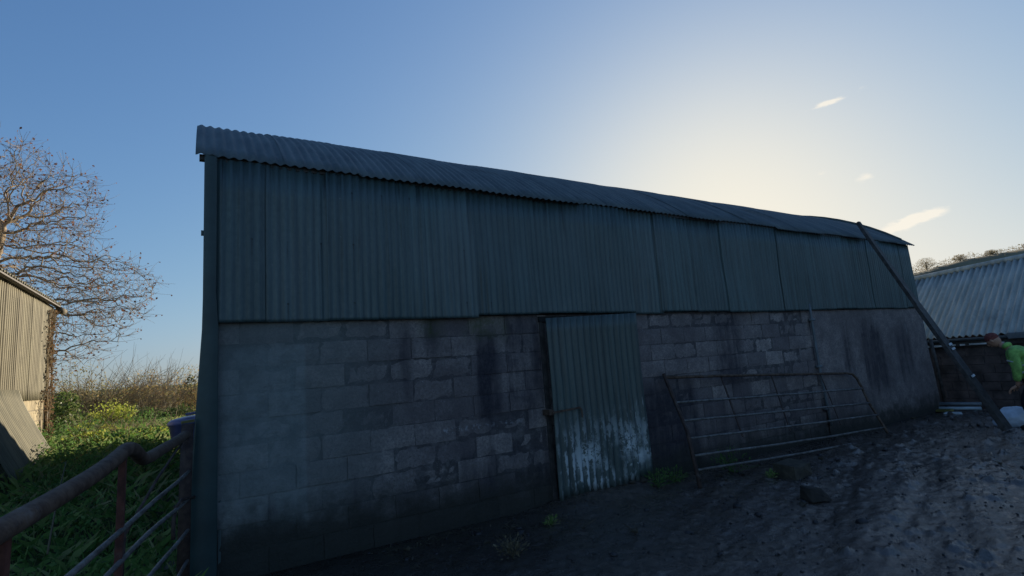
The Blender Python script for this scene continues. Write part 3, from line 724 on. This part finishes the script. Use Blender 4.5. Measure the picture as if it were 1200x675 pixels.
# ------------------------------------------------------------------ right shed
sh = empty('low_shed', (16, 0, 0), 'low shed with pale grey corrugated roof and dark wall beyond the barn end', 'shed')
EX, EZ, RX, RZ = 13.95, 1.50, 16.05, 3.07
NSH = 10; y0_, y1_ = -6.5, 4.2; st = (y1_-y0_)/NSH
for k in range(NSH):
    a = y0_+k*st; b = a+st+.06; oo = .008*(k % 2)
    def pos(u, v, d, oo=oo):
        x = EX+(RX-EX)*v; z = EZ+(RZ-EZ-.06*(u-.7))*v; return (x-d*.4-.4*oo, u, z+d*.9+oo)
    corr(a, b, .115, .026, [0, .02, .25, .5, .75, 1], pos, 'roof_sheet', M_shedroof, sh, seg=8)
MB().tube([(RX+.02, y0_-.1, RZ+.02-.06*(y0_-.8)), (RX+.02, y1_+.1, RZ+.02-.06*(y1_-.6))], .07, 10).build('ridge_cap', M_shedroof, sh, True)
corr(y0_, y1_, .115, .022, [0, .5, 1], lambda u, v, d: (RX+2.0*v, u, RZ-.06*(u-.7)-1.3*v+d), 'rear_roof_sheet', M_shedroof, sh, seg=6)
MB().box((RX+1.8, y0_, -.2), (RX+1.9, y1_, 1.9)).build('rear_wall', M_shedwall, sh)
# half-round gutter
V = []; ny = 20
for i in range(ny+1):
    y = y0_+(y1_-y0_)*i/ny
    for j in range(9):
        a = math.pi+math.pi*j/8; V.append((EX-.03+.06*math.cos(a), y, EZ-.03+.06*math.sin(a)))
go = np_mesh('gutter', V, grid_faces(ny+1, 9), M_gutter, sh, True); go.modifiers.new('t', 'SOLIDIFY').thickness = .004
MB().box((EX-.11, -1.55, EZ-.10), (EX-.0, -1.15, EZ+.02)).build('gutter_bracket', M_gutter, sh, bevel=.006)
MB().box((EX+.14, y0_, -.2), (EX+.34, y1_, EZ-.02)).build('wall', M_shedwall, sh)
MB().box((EX+.02, y0_, EZ-.20), (EX+.13, y1_, EZ-.10)).build('wall_plate', M_wood, sh)
wp = MB(); rr2 = random.Random(5); y = -1.05
while y < .5:
    l_ = rr2.uniform(.08, .3); wp.box((EX+.00, y, EZ-.185+rr2.uniform(-.008, .008)), (EX+.018, y+l_, EZ-.15)); y += l_+rr2.uniform(.02, .08)
wp.box((EX, -2.3, EZ-.135), (EX+.018, -1.95, EZ-.12)); wp.box((EX, -2.75, EZ-.135), (EX+.018, -2.45, EZ-.115))
for yy in (-2.47, -2.53): wp.box((EX, yy, EZ-.26), (EX+.015, yy+.025, EZ-.17))
wp.build('peeling_paint_strip', M_white, sh)
st_ = MB(); 
for row in range(7):
    y = y0_+rr2.uniform(0, .2)
    while y < y1_-.1:
        l_ = rr2.uniform(.22, .5); d_ = rr2.uniform(.0, .03)
        st_.box((EX+.132-d_*.4, y, .0+row*.18), (EX+.16, min(y+l_-.006, y1_), .174+row*.18+rr2.uniform(-.004, .004))); y += l_
st_.build('stonework', M_shedwall, sh, bevel=.008)
MB().box((EX+.1, y0_, -.1), (RX+.0, y0_+.1, EZ)).build('end_wall', M_shedwall, sh)

# small items at the far end of the yard
pp = empty('plastic_pipes', (13.35, -.35, 0), 'pale plastic pipes lying one above another at the foot of the shed', 'pipes')
for dz, dx, mm in ((.045, 0, M_pipe), (.13, .05, M_gutter)):
    MB().tube([(13.22+dx, .02, dz+.02), (13.40+dx, -.66, dz+.02)], .035, 10).build('pipe', mm, pp, True)
rebase(tag(MB().add([(13.0, -.02, .02), (12.95, -.30, .02), (13.12, -.32, .02), (13.15, -.02, .02), (13.02, -.03, .06), (12.98, -.29, .07), (13.12, -.30, .07), (13.14, -.03, .06)], [(0, 1, 2, 3), (4, 7, 6, 5), (0, 4, 5, 1), (1, 5, 6, 2), (2, 6, 7, 3), (3, 7, 4, 0)]).build('yellow_offcut', M_yellow, None, bevel=.01), 'muddy yellow offcut lying below the pale pipes', 'offcut'))
hull('flat_stone', [(-.08, -.17, 0), (.07, -.15, 0), (.09, .14, 0), (-.06, .17, 0), (-.06, -.13, .05), (.06, -.12, .05), (.06, .12, .05), (-.04, .14, .04)], (12.75, -.42, 0), .2, 'pale flat stone in front of the pipes', M_white)
# white sack
def sack():
    bm = bmesh.new(); bmesh.ops.create_icosphere(bm, subdivisions=4, radius=1); rn = random.Random(2)
    pl = [(Vector((rn.uniform(-1, 1), rn.uniform(-1, 1), rn.uniform(-.6, 1))).normalized(), rn.uniform(.62, .86)) for _ in range(26)]
    from mathutils import noise as mn
    for v in bm.verts:
        p = v.co.copy()
        for n_, d_ in pl:
            e = p.dot(n_)-d_
            if e > 0: p -= n_*e*.85
        p += p.normalized()*.07*mn.noise(p*3.2)+p.normalized()*.04*mn.noise(p*8)
        p.z = max(p.z, -.55)
        v.co = Vector((p.x*.22, p.y*.34*(1-.12*p.z), (p.z+.55)*.235))
    # tied neck drawn out to one side
    me = bpy.data.meshes.new('sack'); bm.to_mesh(me); bm.free()
    o = link('white_sack', me, M_bag, None, True); o.location = (11.6, -1.70, .0); o.rotation_euler = (0, .0, .15)
    return tag(o, 'crumpled white plastic sack on the ground beside the timber beam', 'sack')
sack()

# ------------------------------------------------------------------ person in hi-vis
pe = empty('person', (11.2, -2.1, 0), 'person in green hi-vis jacket and dark trousers stooping at the right edge', 'person')
def skin(name, verts, edges, rad, mat, par, sub=2, smooth=True):
    me = bpy.data.meshes.new(name); me.from_pydata(verts, edges, []); me.update()
    o = link(name, me, mat, par); 
    m = o.modifiers.new('skin', 'SKIN'); m.use_smooth_shade = True; m.branch_smoothing = .4
    if not me.skin_vertices: me.skin_vertices.new()
    for i, r_ in enumerate(rad):
        me.skin_vertices[0].data[i].radius = (r_, r_) if not isinstance(r_, tuple) else r_; me.skin_vertices[0].data[i].use_root = (i == 0)
    s = o.modifiers.new('sub', 'SUBSURF'); s.levels = sub; s.render_levels = sub
    return o
X0 = 11.2
# body: pelvis, chest, neck, head, legs, arms in one surface
bv = [(X0, -2.28, .82), (X0, -2.20, 1.02), (X0, -2.02, 1.22), (X0, -1.90, 1.31), (X0, -1.80, 1.36),
      (X0-.10, -2.22, .76), (X0-.12, -2.04, .45), (X0-.12, -2.12, .09),
      (X0+.10, -2.26, .76), (X0+.12, -2.28, .43), (X0+.13, -2.42, .09),
      (X0-.18, -2.00, 1.22), (X0-.245, -2.04, .97), (X0-.20, -2.0, .75), (X0-.18, -1.98, .70),
      (X0+.18, -2.00, 1.22), (X0+.235, -2.0, .99), (X0+.19, -1.98, .77), (X0+.17, -1.96, .72)]
be = [(0, 1), (1, 2), (2, 3), (3, 4), (0, 5), (5, 6), (6, 7), (0, 8), (8, 9), (9, 10), (2, 11), (11, 12), (12, 13), (13, 14), (2, 15), (15, 16), (16, 17), (17, 18)]
skin('body', bv, be, [.13, .12, .13, .055, .05, .085, .055, .038, .085, .055, .038, .055, .042, .030, .026, .055, .042, .030, .026], M_skin, pe, 2)
# head
def ell(c, r, seg=20, rings=14, rot=None, deform=None):
    vs = []; fs = []
    for i in range(rings+1):
        th = math.pi*i/rings
        for j in range(seg):
            a = 2*math.pi*j/seg; p = Vector((r[0]*math.sin(th)*math.cos(a), r[1]*math.sin(th)*math.sin(a), r[2]*math.cos(th)))
            if deform: p = deform(p)
            if rot: p = rot @ p
            vs.append(tuple(Vector(c)+p))
    for i in range(rings):
        for j in range(seg): fs.append((i*seg+j, (i+1)*seg+j, (i+1)*seg+(j+1) % seg, i*seg+(j+1) % seg))
    return vs, fs
rot = Matrix.Rotation(R(-38), 3, 'X')      # looking down and to the left
HC = Vector((X0, -1.74, 1.425))
h = MB()
h.add(*ell(HC, (.075, .095, .115), 24, 18, rot, lambda p: Vector((p.x*(1-.25*max(0, -p.z/.115)), p.y, p.z))))
def hp(x, y, z): return HC+rot @ Vector((x, y, z))
h.add(*ell(hp(0, .097, -.015), (.012, .018, .024), 10, 8, rot)); 
for s in (-1, 1): h.add(*ell(hp(s*.077, .0, -.005), (.010, .020, .030), 10, 8, rot))
h.add(*ell(hp(0, .086, -.058), (.026, .010, .008), 10, 8, rot))
h.build('head', M_skin, pe, True)
for s in (-1, 1): MB().add(*ell(hp(s*.030, .083, .012), (.012, .010, .007), 10, 8, rot)).build('eye', M_hair, pe, True)
hh_ = MB().add(*ell(hp(0, -.012, .040), (.083, .098, .090), 24, 12, rot)); hh_.build('hat', M_redhat, pe, True)
# jacket
jv = [(X0, -2.20, .78), (X0, -2.15, .98), (X0, -2.04, 1.16), (X0, -1.93, 1.28),
      (X0-.19, -2.01, 1.23), (X0-.255, -2.04, .98), (X0-.21, -2.0, .76), (X0+.19, -2.01, 1.23), (X0+.245, -2.0, .99), (X0+.20, -1.98, .78)]
je = [(0, 1), (1, 2), (2, 3), (2, 4), (4, 5), (5, 6), (2, 7), (7, 8), (8, 9)]
skin('jacket', jv, je, [(.25, .26), (.25, .26), (.22, .22), .11, .09, .070, .055, .09, .070, .055], M_hiviz, pe, 2)
cr = MB().add(*ell((X0, -1.90, 1.33), (.09, .07, .05), 18, 8, rot)); cr.build('collar', M_hiviz, pe, True)
bnd = MB(); ang = [2*math.pi*k/24 for k in range(25)]
bnd.tube([(X0+.245*math.cos(a), -2.17+.245*math.sin(a), .92-.03*math.sin(a)) for a in ang], .020, 6, False); bnd.build('reflective_band', M_refl, pe, True)
for s in (-1, 1): MB().tube([(X0+s*.21+.078*math.cos(a), -2.012+.078*math.sin(a), 1.08+.02*math.sin(a)) for a in ang], .014, 6, False).build('sleeve_band', M_refl, pe, True)
for s in (-1, 1): MB().beam((X0+s*.10, -2.40, 1.14), (X0+s*.10, -2.385, .86), .05, .012, (0, 1, 0)).build('back_stripe', M_refl, pe)
MB().tube([(X0+.235*math.cos(a), -2.17+.235*math.sin(a), 1.03-.05*math.sin(a)) for a in ang], .016, 6, False).build('reflective_band', M_refl, pe, True)
tv = [(X0, -2.25, .80), (X0-.10, -2.20, .74), (X0-.12, -2.03, .45), (X0-.12, -2.11, .10), (X0+.10, -2.26, .74), (X0+.12, -2.27, .43), (X0+.13, -2.41, .10)]
skin('trousers', tv, [(0, 1), (1, 2), (2, 3), (0, 4), (4, 5), (5, 6)], [.17, .13, .095, .075, .13, .095, .075], M_trs, pe, 2)
for s, yy in ((-1, -2.11), (1, -2.41)):
    bo = MB(); bo.add(*ell((X0+s*.12, yy+.07, .05), (.052, .155, .055), 16, 10)); bo.add(*ell((X0+s*.12, yy-.005, .12), (.055, .062, .10), 16, 10)); bo.build('boot', M_boot, pe, True)
for s, (wx, wy, wz) in ((-1, (X0-.185, -1.98, .71)), (1, (X0+.175, -1.965, .73))):
    hv_ = [(wx, wy, wz), (wx, wy+.035, wz-.03), (wx, wy+.07, wz-.055)]; he = [(0, 1), (1, 2)]; hr = [.022, .030, .028]
    for k, (fx, ln) in enumerate(((-.027, .060), (-.009, .072), (.009, .068), (.027, .052))):
        b0 = len(hv_); hv_ += [(wx+fx, wy+.085, wz-.07), (wx+fx, wy+.085+ln*.35, wz-.07-ln*.5), (wx+fx, wy+.085+ln*.3, wz-.07-ln)]; he += [(2, b0), (b0, b0+1), (b0+1, b0+2)]; hr += [.0095, .009, .008]
    b0 = len(hv_); hv_ += [(wx-s*.035, wy+.05, wz-.06), (wx-s*.04, wy+.07, wz-.10)]; he += [(1, b0), (b0, b0+1)]; hr += [.011, .009]
    skin('hand', hv_, he, hr, M_skin, pe, 1)

# ------------------------------------------------------------------ vegetation
def leafmesh(P, size, aspect=.6, up_bias=0, fold=False, dirs=None):
    """one quad per point, random facing; size = array"""
    n = len(P); P = np.asarray(P); s = np.broadcast_to(size, (n,)) if np.ndim(size) == 0 else size
    a = rng.normal(size=(n, 3)); 
    if dirs is not None: a = dirs+.35*a
    a /= np.linalg.norm(a, axis=1)[:, None]
    b = rng.normal(size=(n, 3)); b[:, 2] *= (1-up_bias); b -= a*(a*b).sum(1)[:, None]; b /= np.linalg.norm(b, axis=1)[:, None]+1e-9
    a = a*s[:, None]; b = b*s[:, None]*aspect
    V = np.stack([P, P+a*.5+b*.5, P+a, P+a*.5-b*.5], 1).reshape(-1, 3)
    F = np.arange(4*n).reshape(-1, 4); return V, F
def blob_pts(n, c, r, seed, shell=.55, lumps=9, clip=None):
    q = np.random.default_rng(seed); cen = q.normal(size=(lumps, 3)); cen /= np.linalg.norm(cen, axis=1)[:, None]; cen *= q.uniform(.35, .80, (lumps, 1)); cen[:, 2] = np.abs(cen[:, 2])*q.uniform(.2, 1.1, lumps)
    rad = q.uniform(.28, .5, lumps); k = q.integers(0, lumps, n); d = q.normal(size=(n, 3)); d /= np.linalg.norm(d, axis=1)[:, None]
    rr = q.uniform(shell, 1.0, (n, 1))**.7; P = cen[k]+d*rr*rad[k][:, None]
    P = P*np.array(r)+np.array(c); P = P[P[:, 2] > hgt(P[:, 0], P[:, 1])-.02]; return P
def twigs(c, r, n, seed, rad=.006, length=.5, up=.8):
    q = random.Random(seed); t = MB()
    for _ in range(n):
        a = q.uniform(0, 2*math.pi); f = q.uniform(0, .9)
        p = Vector((c[0]+r[0]*f*math.cos(a), c[1]+r[1]*f*math.sin(a), c[2]+q.uniform(0, .5)*r[2]))
        d = Vector((math.cos(a)*q.uniform(.1, .9), math.sin(a)*q.uniform(.1, .9), q.uniform(.3, 1)*up)).normalized(); pts = [p]
        L_ = length*q.uniform(.6, 1.4)
        for k in range(5):
            d = (d+Vector((q.uniform(-.3, .3), q.uniform(-.3, .3), q.uniform(-.28, .12)))).normalized(); p = p+d*L_/5; pts.append(p)
        t.tube(pts, [rad*(1-.16*k) for k in range(6)], 4, False)
    return t
def shrub(name, c, r, n, leaf, mat, label, cat, seed, tw=0, twl=.8, asp=.6, lumps=10, group=None, twr=.008):
    z = float(hgt(c[0], c[1])); root = empty(name, (c[0], c[1], z), label, cat, group)
    P = blob_pts(n, (c[0], c[1], z+c[2]), r, seed, .35, lumps); V, F = leafmesh(P, rng.uniform(.6, 1.3, len(P))*leaf, asp)
    np_mesh('foliage', V, F, mat, root)
    if tw: twigs((c[0], c[1], z), r, tw, seed+50, twr, twl).build('stems', M_bark2, root)
    return root
# thicket and shrubs in the field beyond the gate
shrub('ivy_bush', (-3.35, 12.6, .3), (1.0, .9, 1.05), 4200, .085, L_ivy, 'glossy green ivy covered bush at the corner of the cream outbuilding', 'bush', 1, 30, 1.2)
shrub('bramble_thicket', (-3.6, 19.5, .4), (2.2, 1.5, 2.15), 5200, .09, L_russet, 'russet bramble thicket left of centre beyond the field', 'thicket', 2, 420, 1.7, .45, 14, None, .011)
shrub('bramble_thicket', (-1.6, 21.5, .5), (2.3, 1.5, 1.9), 5200, .09, L_bramble, 'brown bramble thicket nearest the barn corner below the distant field', 'thicket', 3, 420, 1.6, .45, 14, None, .010)
shrub('dark_shrub', (-1.15, 15.5, .1), (1.35, 1.0, .75), 4200, .075, L_dark, 'low dark green shrub behind the blue container', 'shrub', 5, 40, .7)
shrub('dark_shrub', (-2.3, 14.0, .1), (1.1, .8, .75), 2600, .075, L_yel, 'yellow green sunlit shrub right of the ivy bush', 'shrub', 6, 60, .7)
shrub('conifer', (-.55, 38, .2), (1.3, 1.3, 2.6), 2600, .22, L_conifer, 'dark distant evergreen beside the barn corner flashing', 'tree', 7, 0)
sp = empty('spiky_bush', (-2.0, 24, 0), 'bare spiky bush standing above the bramble thickets', 'bush')
twigs((-2.0, 24, float(hgt(-2., 24.))+.3), (.8, .6, 1.6), 260, 90, .011, 1.9, 1.4).build('stems', M_bark2, sp)
for i, (x, y, n, lab) in enumerate(((-1.75, 10.3, 1500, 'yellow green weedy clump in sun near the middle of the field'), (-1.1, 9.2, 1500, 'yellow green weedy clump beside the blue container'), (-2.35, 11.2, 1300, 'yellow green weedy clump close to the ivy bush'), (-1.45, 8.0, 1500, 'nearest yellow green weedy clump at the edge of the shade'), (-2.0, 8.6, 1300, 'yellow green weedy clump by the foot of the leaning sheets'), (-.7, 10.6, 1300, 'yellow green weedy clump behind the blue container'))):
    shrub('weed_clump', (x, y, .0), (.62, .6, .36), n, .075, L_yel, lab, 'weeds', 20+i, 40, .45, .5, 10, 'sunlit weed clumps in the field')
# ground cover
n = 30000; q = np.random.default_rng(5)
gx_ = q.uniform(-6, .0, n*2); gy_ = q.uniform(-4.6, 13, n*2); 
dn = fbm(gx_*1.3+9, gy_*1.3, 3); keep = (dn > .42)&(gx_ > -3.2+0*gy_)&((gx_ < -.75)|(gy_ > -.6))&(gx_ < -.18); gx_, gy_, dn = gx_[keep], gy_[keep], dn[keep]
gz_ = hgt(gx_, gy_); hgtv = q.uniform(.02, 1, len(gx_))**1.2*(.18+.75*np.maximum(dn-.42, 0)/.35*.55)
P = np.stack([gx_, gy_, gz_+hgtv], 1); dist = np.hypot(gx_, gy_+5.2); V, F = leafmesh(P, q.uniform(.025, .10, len(P))*(.75+.02*dist), .45)
tag(np_mesh('weeds', V, F, L_weed), 'nettles and leafy weeds covering the shaded ground behind the gate', 'weeds', kind='stuff')
n = 42000; gx_ = q.uniform(-9, .0, n); gy_ = q.uniform(-5, 26, n); keep = (gx_ < -.15)&((gx_ < -.6)|(gy_ > -.9)); gx_, gy_ = gx_[keep], gy_[keep]; n = len(gx_)
gz_ = hgt(gx_, gy_); hl = q.uniform(.08, .26, n); lean = q.normal(size=(n, 2))*.09; wv = q.uniform(.003, .007, n)*(1+.1*np.maximum(gy_, 0)); an = q.uniform(0, math.pi, n)
P0 = np.stack([gx_, gy_, gz_-.01], 1); wd = np.stack([np.cos(an)*wv, np.sin(an)*wv, 0*an], 1); tipv = np.stack([lean[:, 0]*1.6, lean[:, 1]*1.6, hl], 1); mid = np.stack([lean[:, 0]*.5, lean[:, 1]*.5, hl*.6], 1)
V = np.stack([P0-wd, P0+wd, P0+mid+wd*.7, P0+tipv], 1).reshape(-1, 3)
tag(np_mesh('grass', V, np.arange(len(V)).reshape(-1, 4), L_grass), 'rough grass in the field behind the gate', 'grass', kind='stuff')
# long pale stems in the nettles
for a, b, lab in (((-.85, -2.4, 1.07), (-.62, -.9, 1.14), 'long pale dead stem lying across the nettles behind the gate'), ((-.8, -1.2, .75), (-.9, -.2, 1.18), 'thin upright dead stem among the nettles behind the gate')):
    a, b = Vector(a), Vector(b); pts = [a.lerp(b, i/8)+Vector((0, 0, .03*math.sin(i*.5))) for i in range(9)]
    rebase(tag(MB().tube(pts, [.006-.0004*i for i in range(9)], 5).build('dead_nettle', L_straw, None, True), lab, 'stem'))
# scraps of vegetation at the wall foot
for i, (x, y, n, r_, lab, mt) in enumerate(((4.72, -.34, 160, .20, 'weed sprouting at the wall foot right of the door', L_weed), (5.05, -.30, 120, .18, 'thin weed by the left end of the leaning gate', L_weed), (2.95, -.62, 70, .09, 'small green sprig in the mud left of the door', L_grass), (5.9, -1.05, 60, .08, 'green sprig beside the concrete block', L_grass), (2.2, -1.15, 160, .16, 'pale tuft of dead grass in the mud at the bottom centre', L_straw), (6.0, -.45, 180, .30, 'weeds growing through the lower rails of the leaning gate', L_weed))):
    z = float(hgt(x, y)); root = empty('weed_tuft', (x, y, z), lab, 'weed', 'weed tufts along the wall foot')
    q = np.random.default_rng(60+i); d = q.normal(size=(n, 3)); d[:, 2] = np.abs(d[:, 2])*1.1+.4; d /= np.linalg.norm(d, axis=1)[:, None]
    P = np.array([x, y, z])+d*np.array([r_, r_, r_*1.1])*q.uniform(.2, 1, (n, 1)); V, F = leafmesh(P, q.uniform(.02, .05, n), .4, 0, False, d); np_mesh('leaves', V, F, mt, root)
    t = MB()
    for k in range(14):
        dd = Vector(d[k]); t.tube([(x, y, z), tuple(Vector((x, y, z))+dd*r_*.6), tuple(Vector((x, y, z))+dd*r_*1.15+Vector((0, 0, -.01)))], .0025, 4, False)
    t.build('stems', mt, root)
q = np.random.default_rng(99); n = 1900
x = q.uniform(.6, 9.5, n); y = -np.abs(q.normal(size=n))*.42-.10; k = fbm(x*2, y*2, 3) > .44; x, y = x[k], y[k]; z = hgt(x, y)+.006
a = q.uniform(0, 2*math.pi, len(x)); l = q.uniform(.02, .11, len(x)); dv = np.stack([np.cos(a)*l, np.sin(a)*l, q.normal(size=len(x))*.012], 1); wv = np.stack([-np.sin(a), np.cos(a), 0*a], 1)*.0025
P = np.stack([x, y, z], 1); V = np.stack([P-wv, P+wv, P+dv+wv*.6, P+dv-wv*.6], 1).reshape(-1, 3)
tag(np_mesh('straw_litter', V, np.arange(len(V)).reshape(-1, 4), L_straw), 'bits of straw and dead stalk scattered along the wall foot', 'straw', kind='stuff')
# mud clods and grit
q = np.random.default_rng(77); n = 2600; x = q.uniform(.6, 13, n); y = q.uniform(-5.0, -.15, n); V = []; F = []
ico = bmesh.new(); bmesh.ops.create_icosphere(ico, subdivisions=1, radius=1); iv = np.array([v.co[:] for v in ico.verts]); jf = np.array([[v.index for v in f.verts] for f in ico.faces]); ico.free()
for i in range(n):
    s = q.uniform(.004, .014)*(1+(q.random() < .05)*2.0); p = iv*(1+.35*q.normal(size=(len(iv), 1)))*s*np.array([1, 1, .6]); V.append(p+np.array([x[i], y[i], float(hgt(x[i], y[i]))+s*.2])); F.append(jf+len(iv)*i)
tag(np_mesh('mud_clods', np.concatenate(V), np.concatenate(F), m_simple('clod', (.026, .022, .025), .6, 0, .5, 20)), 'small clods and grit scattered over the wet yard', 'mud', kind='stuff')

# ------------------------------------------------------------------ bare tree behind the outbuilding (space colonisation)
def grow(base, hint, envs, nattr, seed, step=.22, infl=1.6, kill=.32, iters=140):
    q = np.random.default_rng(seed); A_ = []
    tot = sum(e[2] for e in envs)
    for c, r, wgt in envs:
        m = int(nattr*wgt/tot); d = q.normal(size=(m, 3)); d /= np.linalg.norm(d, axis=1)[:, None]; A_.append(np.array(c)+d*(q.random((m, 1))**(.42))*np.array(r))
    A_ = np.concatenate(A_); nodes = [Vector(p) for p in [base]+hint]; par = [-1]+list(range(len(hint)))
    # densify trunk
    nd = [nodes[0]]; pa = [-1]
    for p in nodes[1:]:
        a = nd[-1]; k = max(1, int((p-a).length/step))
        for j in range(1, k+1): nd.append(a.lerp(p, j/k)); pa.append(len(nd)-2)
    nodes, par = nd, pa; alive = np.ones(len(A_), bool)
    for it in range(iters):
        kd = KDTree(len(nodes)); [kd.insert(p, i) for i, p in enumerate(nodes)]; kd.balance(); pull = {}
        idx = np.nonzero(alive)[0]
        if not len(idx): break
        for i in idx:
            p = Vector(A_[i]); co, j, d = kd.find(p)
            if d < kill: alive[i] = False; continue
            if d < infl or it < 2: pull.setdefault(j, Vector((0, 0, 0))); pull[j] += (p-co)/d
        if not pull: break
        new = 0
        for j, v in pull.items():
            if v.length < 1e-3: continue
            d = (v.normalized()+Vector(q.normal(size=3)*.42)+Vector((0, 0, -.03))).normalized(); p = nodes[j]+d*step
            nodes.append(p); par.append(j); new += 1
        if not new: break
    return nodes, par
def tree(name, base, hint, envs, nattr, seed, label, trunk_r, barkm, leafm, nleaf, tipr=.008, step=.22, kill=.32, leafsz=.09, twn=2, twl=.5):
    nodes, par = grow(base, hint, envs, nattr, seed, step, 1.8, kill); n = len(nodes); ch = [[] for _ in range(n)]
    for i, p in enumerate(par):
        if p >= 0: ch[p].append(i)
    rad = [0]*n
    for i in range(n-1, -1, -1):
        rad[i] = tipr if not ch[i] else sum(rad[c]**2.35 for c in ch[i])**(1/2.35)
    s = trunk_r/rad[0]; ex = math.log(trunk_r/tipr)/math.log(rad[0]/tipr) if rad[0] > tipr else 1
    rad = [tipr*(r_/tipr)**ex for r_ in rad]
    root = empty(name, tuple(base), label, 'tree'); trunk = MB(); brs = MB()
    starts = [(0, None)]
    while starts:
        i, p = starts.pop(); chain = ([p] if p is not None else [])+[i]; c = i
        while ch[c]:
            nx_ = max(ch[c], key=lambda k: rad[k])
            for k in ch[c]:
                if k != nx_: starts.append((k, c))
            c = nx_; chain.append(c)
        if len(chain) < 2: continue
        r_ = [rad[k] for k in chain]
        if p is not None: r_[0] = min(rad[p], r_[1]*1.15)
        (trunk if p is None else brs).tube([nodes[k] for k in chain], r_, 7 if r_[0] > .03 else 4, False)
    tips = [i for i in range(n) if not ch[i]]; q = random.Random(seed+1); LP = []
    for i in range(n):
        if rad[i] > tipr*2.6: continue
        for _ in range(twn if not ch[i] else (1 if q.random() < .55 else 0)):
            dirn = (nodes[i]-nodes[par[i]]).normalized() if par[i] >= 0 else Vector((0, 0, 1)); p = nodes[i].copy(); pts = [p.copy()]
            d = (dirn+Vector((q.uniform(-.9, .9), q.uniform(-.9, .9), q.uniform(-.5, .8)))).normalized(); L_ = twl*q.uniform(.5, 1.2)
            for k in range(3): d = (d+Vector((q.uniform(-.3, .3), q.uniform(-.3, .3), q.uniform(-.1, .3)))).normalized(); p = p+d*L_/3; pts.append(p.copy())
            brs.tube(pts, [tipr*.8, tipr*.65, tipr*.5, tipr*.35], 3, False); LP.append(p.copy())
    trunk.build('trunk', barkm, root, True); brs.build('branches', barkm, root, True)
    if nleaf:
        q.shuffle(LP); LP = LP[:nleaf]; P = np.array([p[:] for p in LP]); V, F = leafmesh(P, rng.uniform(.6, 1.4, len(P))*leafsz, .7); np_mesh('dead_leaves', V, F, leafm, root)
    return root
tz = float(hgt(-5.7, 16))
tree('bare_tree', (-5.9, 16, tz), [(-5.85, 16.0, 3.0), (-5.6, 15.9, 5.2), (-5.35, 16, 6.9)],
     [((-5.4, 16, 7.5), (2.65, 2.4, 2.2), 1.0), ((-4.1, 15.6, 5.1), (2.95, 2.0, 1.35), .75), ((-2.9, 15.4, 4.3), (1.45, 1.2, .95), .22), ((-7.4, 16.2, 6.6), (2.4, 2.2, 2.6), .6), ((-3.4, 15.6, 3.2), (1.0, 1.0, .7), .10)], 4600, 21,
     'bare branching tree with a few dead leaves behind the cream outbuilding', .24, M_bark, L_dry, 3400, .0066, .17, .235, .075, 5, .52)
# vine climbing the outbuilding corner
vn = empty('dead_vine', (LX+.05, LY1-.2, .5), 'reddish brown creeper climbing the far corner of the cream outbuilding', 'creeper')
q = np.random.default_rng(31); n = 800; zz = q.uniform(.7, 3.6, n); yy = LY1-.10-np.abs(q.normal(size=n))*.28*(.5+.5*np.sin(zz*2.3+1)**2); P = np.stack([LX+.05+q.uniform(0, .13, n), yy, zz], 1)
V, F = leafmesh(P, q.uniform(.03, .07, n), .7); np_mesh('leaves', V, F, L_vine, vn)
t = MB()
for k in range(9):
    y = LY1-q.uniform(.02, .55); p = Vector((LX+.05, LY1-.1, .5)); pts = [p]
    for j in range(12): p = Vector((LX+.05+q.uniform(0, .07), p.y+(y-p.y)*.25+q.uniform(-.07, .07), .5+3.1*(j+1)/12)); pts.append(p)
    t.tube(pts, .008, 4, False)
t.build('stems', M_bark2, vn)

# trees on the hill skyline
HT = (((231, 81.5), 5.0, 'round bare tree alone on the skyline just right of the barn end'), ((230, 71), 3.6, 'small tree on the skyline above the shed ridge, second from the barn'), ((229, 62), 3.0, 'low bushy tree on the skyline in the middle of the shed ridge'), ((228, 52), 3.0, 'low bushy tree on the skyline towards the right edge'))
for i, ((x, y), h_, lab) in enumerate(HT):
    zb = float(26.8-.028*(y-60)-1.2-.3); root = empty('hill_tree', (x, y, zb), lab, 'tree', 'trees on the hill skyline')
    MB().tube([(x, y, zb-1), (x, y, zb+h_*.4), (x+.1, y, zb+h_*.7)], [.35, .28, .12], 6).build('trunk', M_bark, root)
    q = np.random.default_rng(200+i); m = 1500; d = q.normal(size=(m, 3)); d /= np.linalg.norm(d, axis=1)[:, None]; P = np.array([x, y, zb+h_*.62])+d*np.array([h_*.55, h_*.62, h_*.42])*q.random((m, 1))**.4
    V, F = leafmesh(P, q.uniform(.15, .35, m), .5); np_mesh('crown', V, F, L_hilltree, root)
q = np.random.default_rng(300); m = 9000; y = q.uniform(20, 100, m); x = 230+q.normal(size=m)*5; z = np.exp(-((x-230)/42.)**2)*(26.8-.028*(y-60))-1.0+q.uniform(0, 1, m)**1.5*(.5+3.6*fbm(x*.0+3, y*.22, 3)); V, F = leafmesh(np.stack([x, y, z], 1), q.uniform(.2, .5, m), .5)
tag(np_mesh('hill_scrub', V, F, L_hilltree), 'scrub and hedge along the top of the hill', 'scrub', kind='stuff')
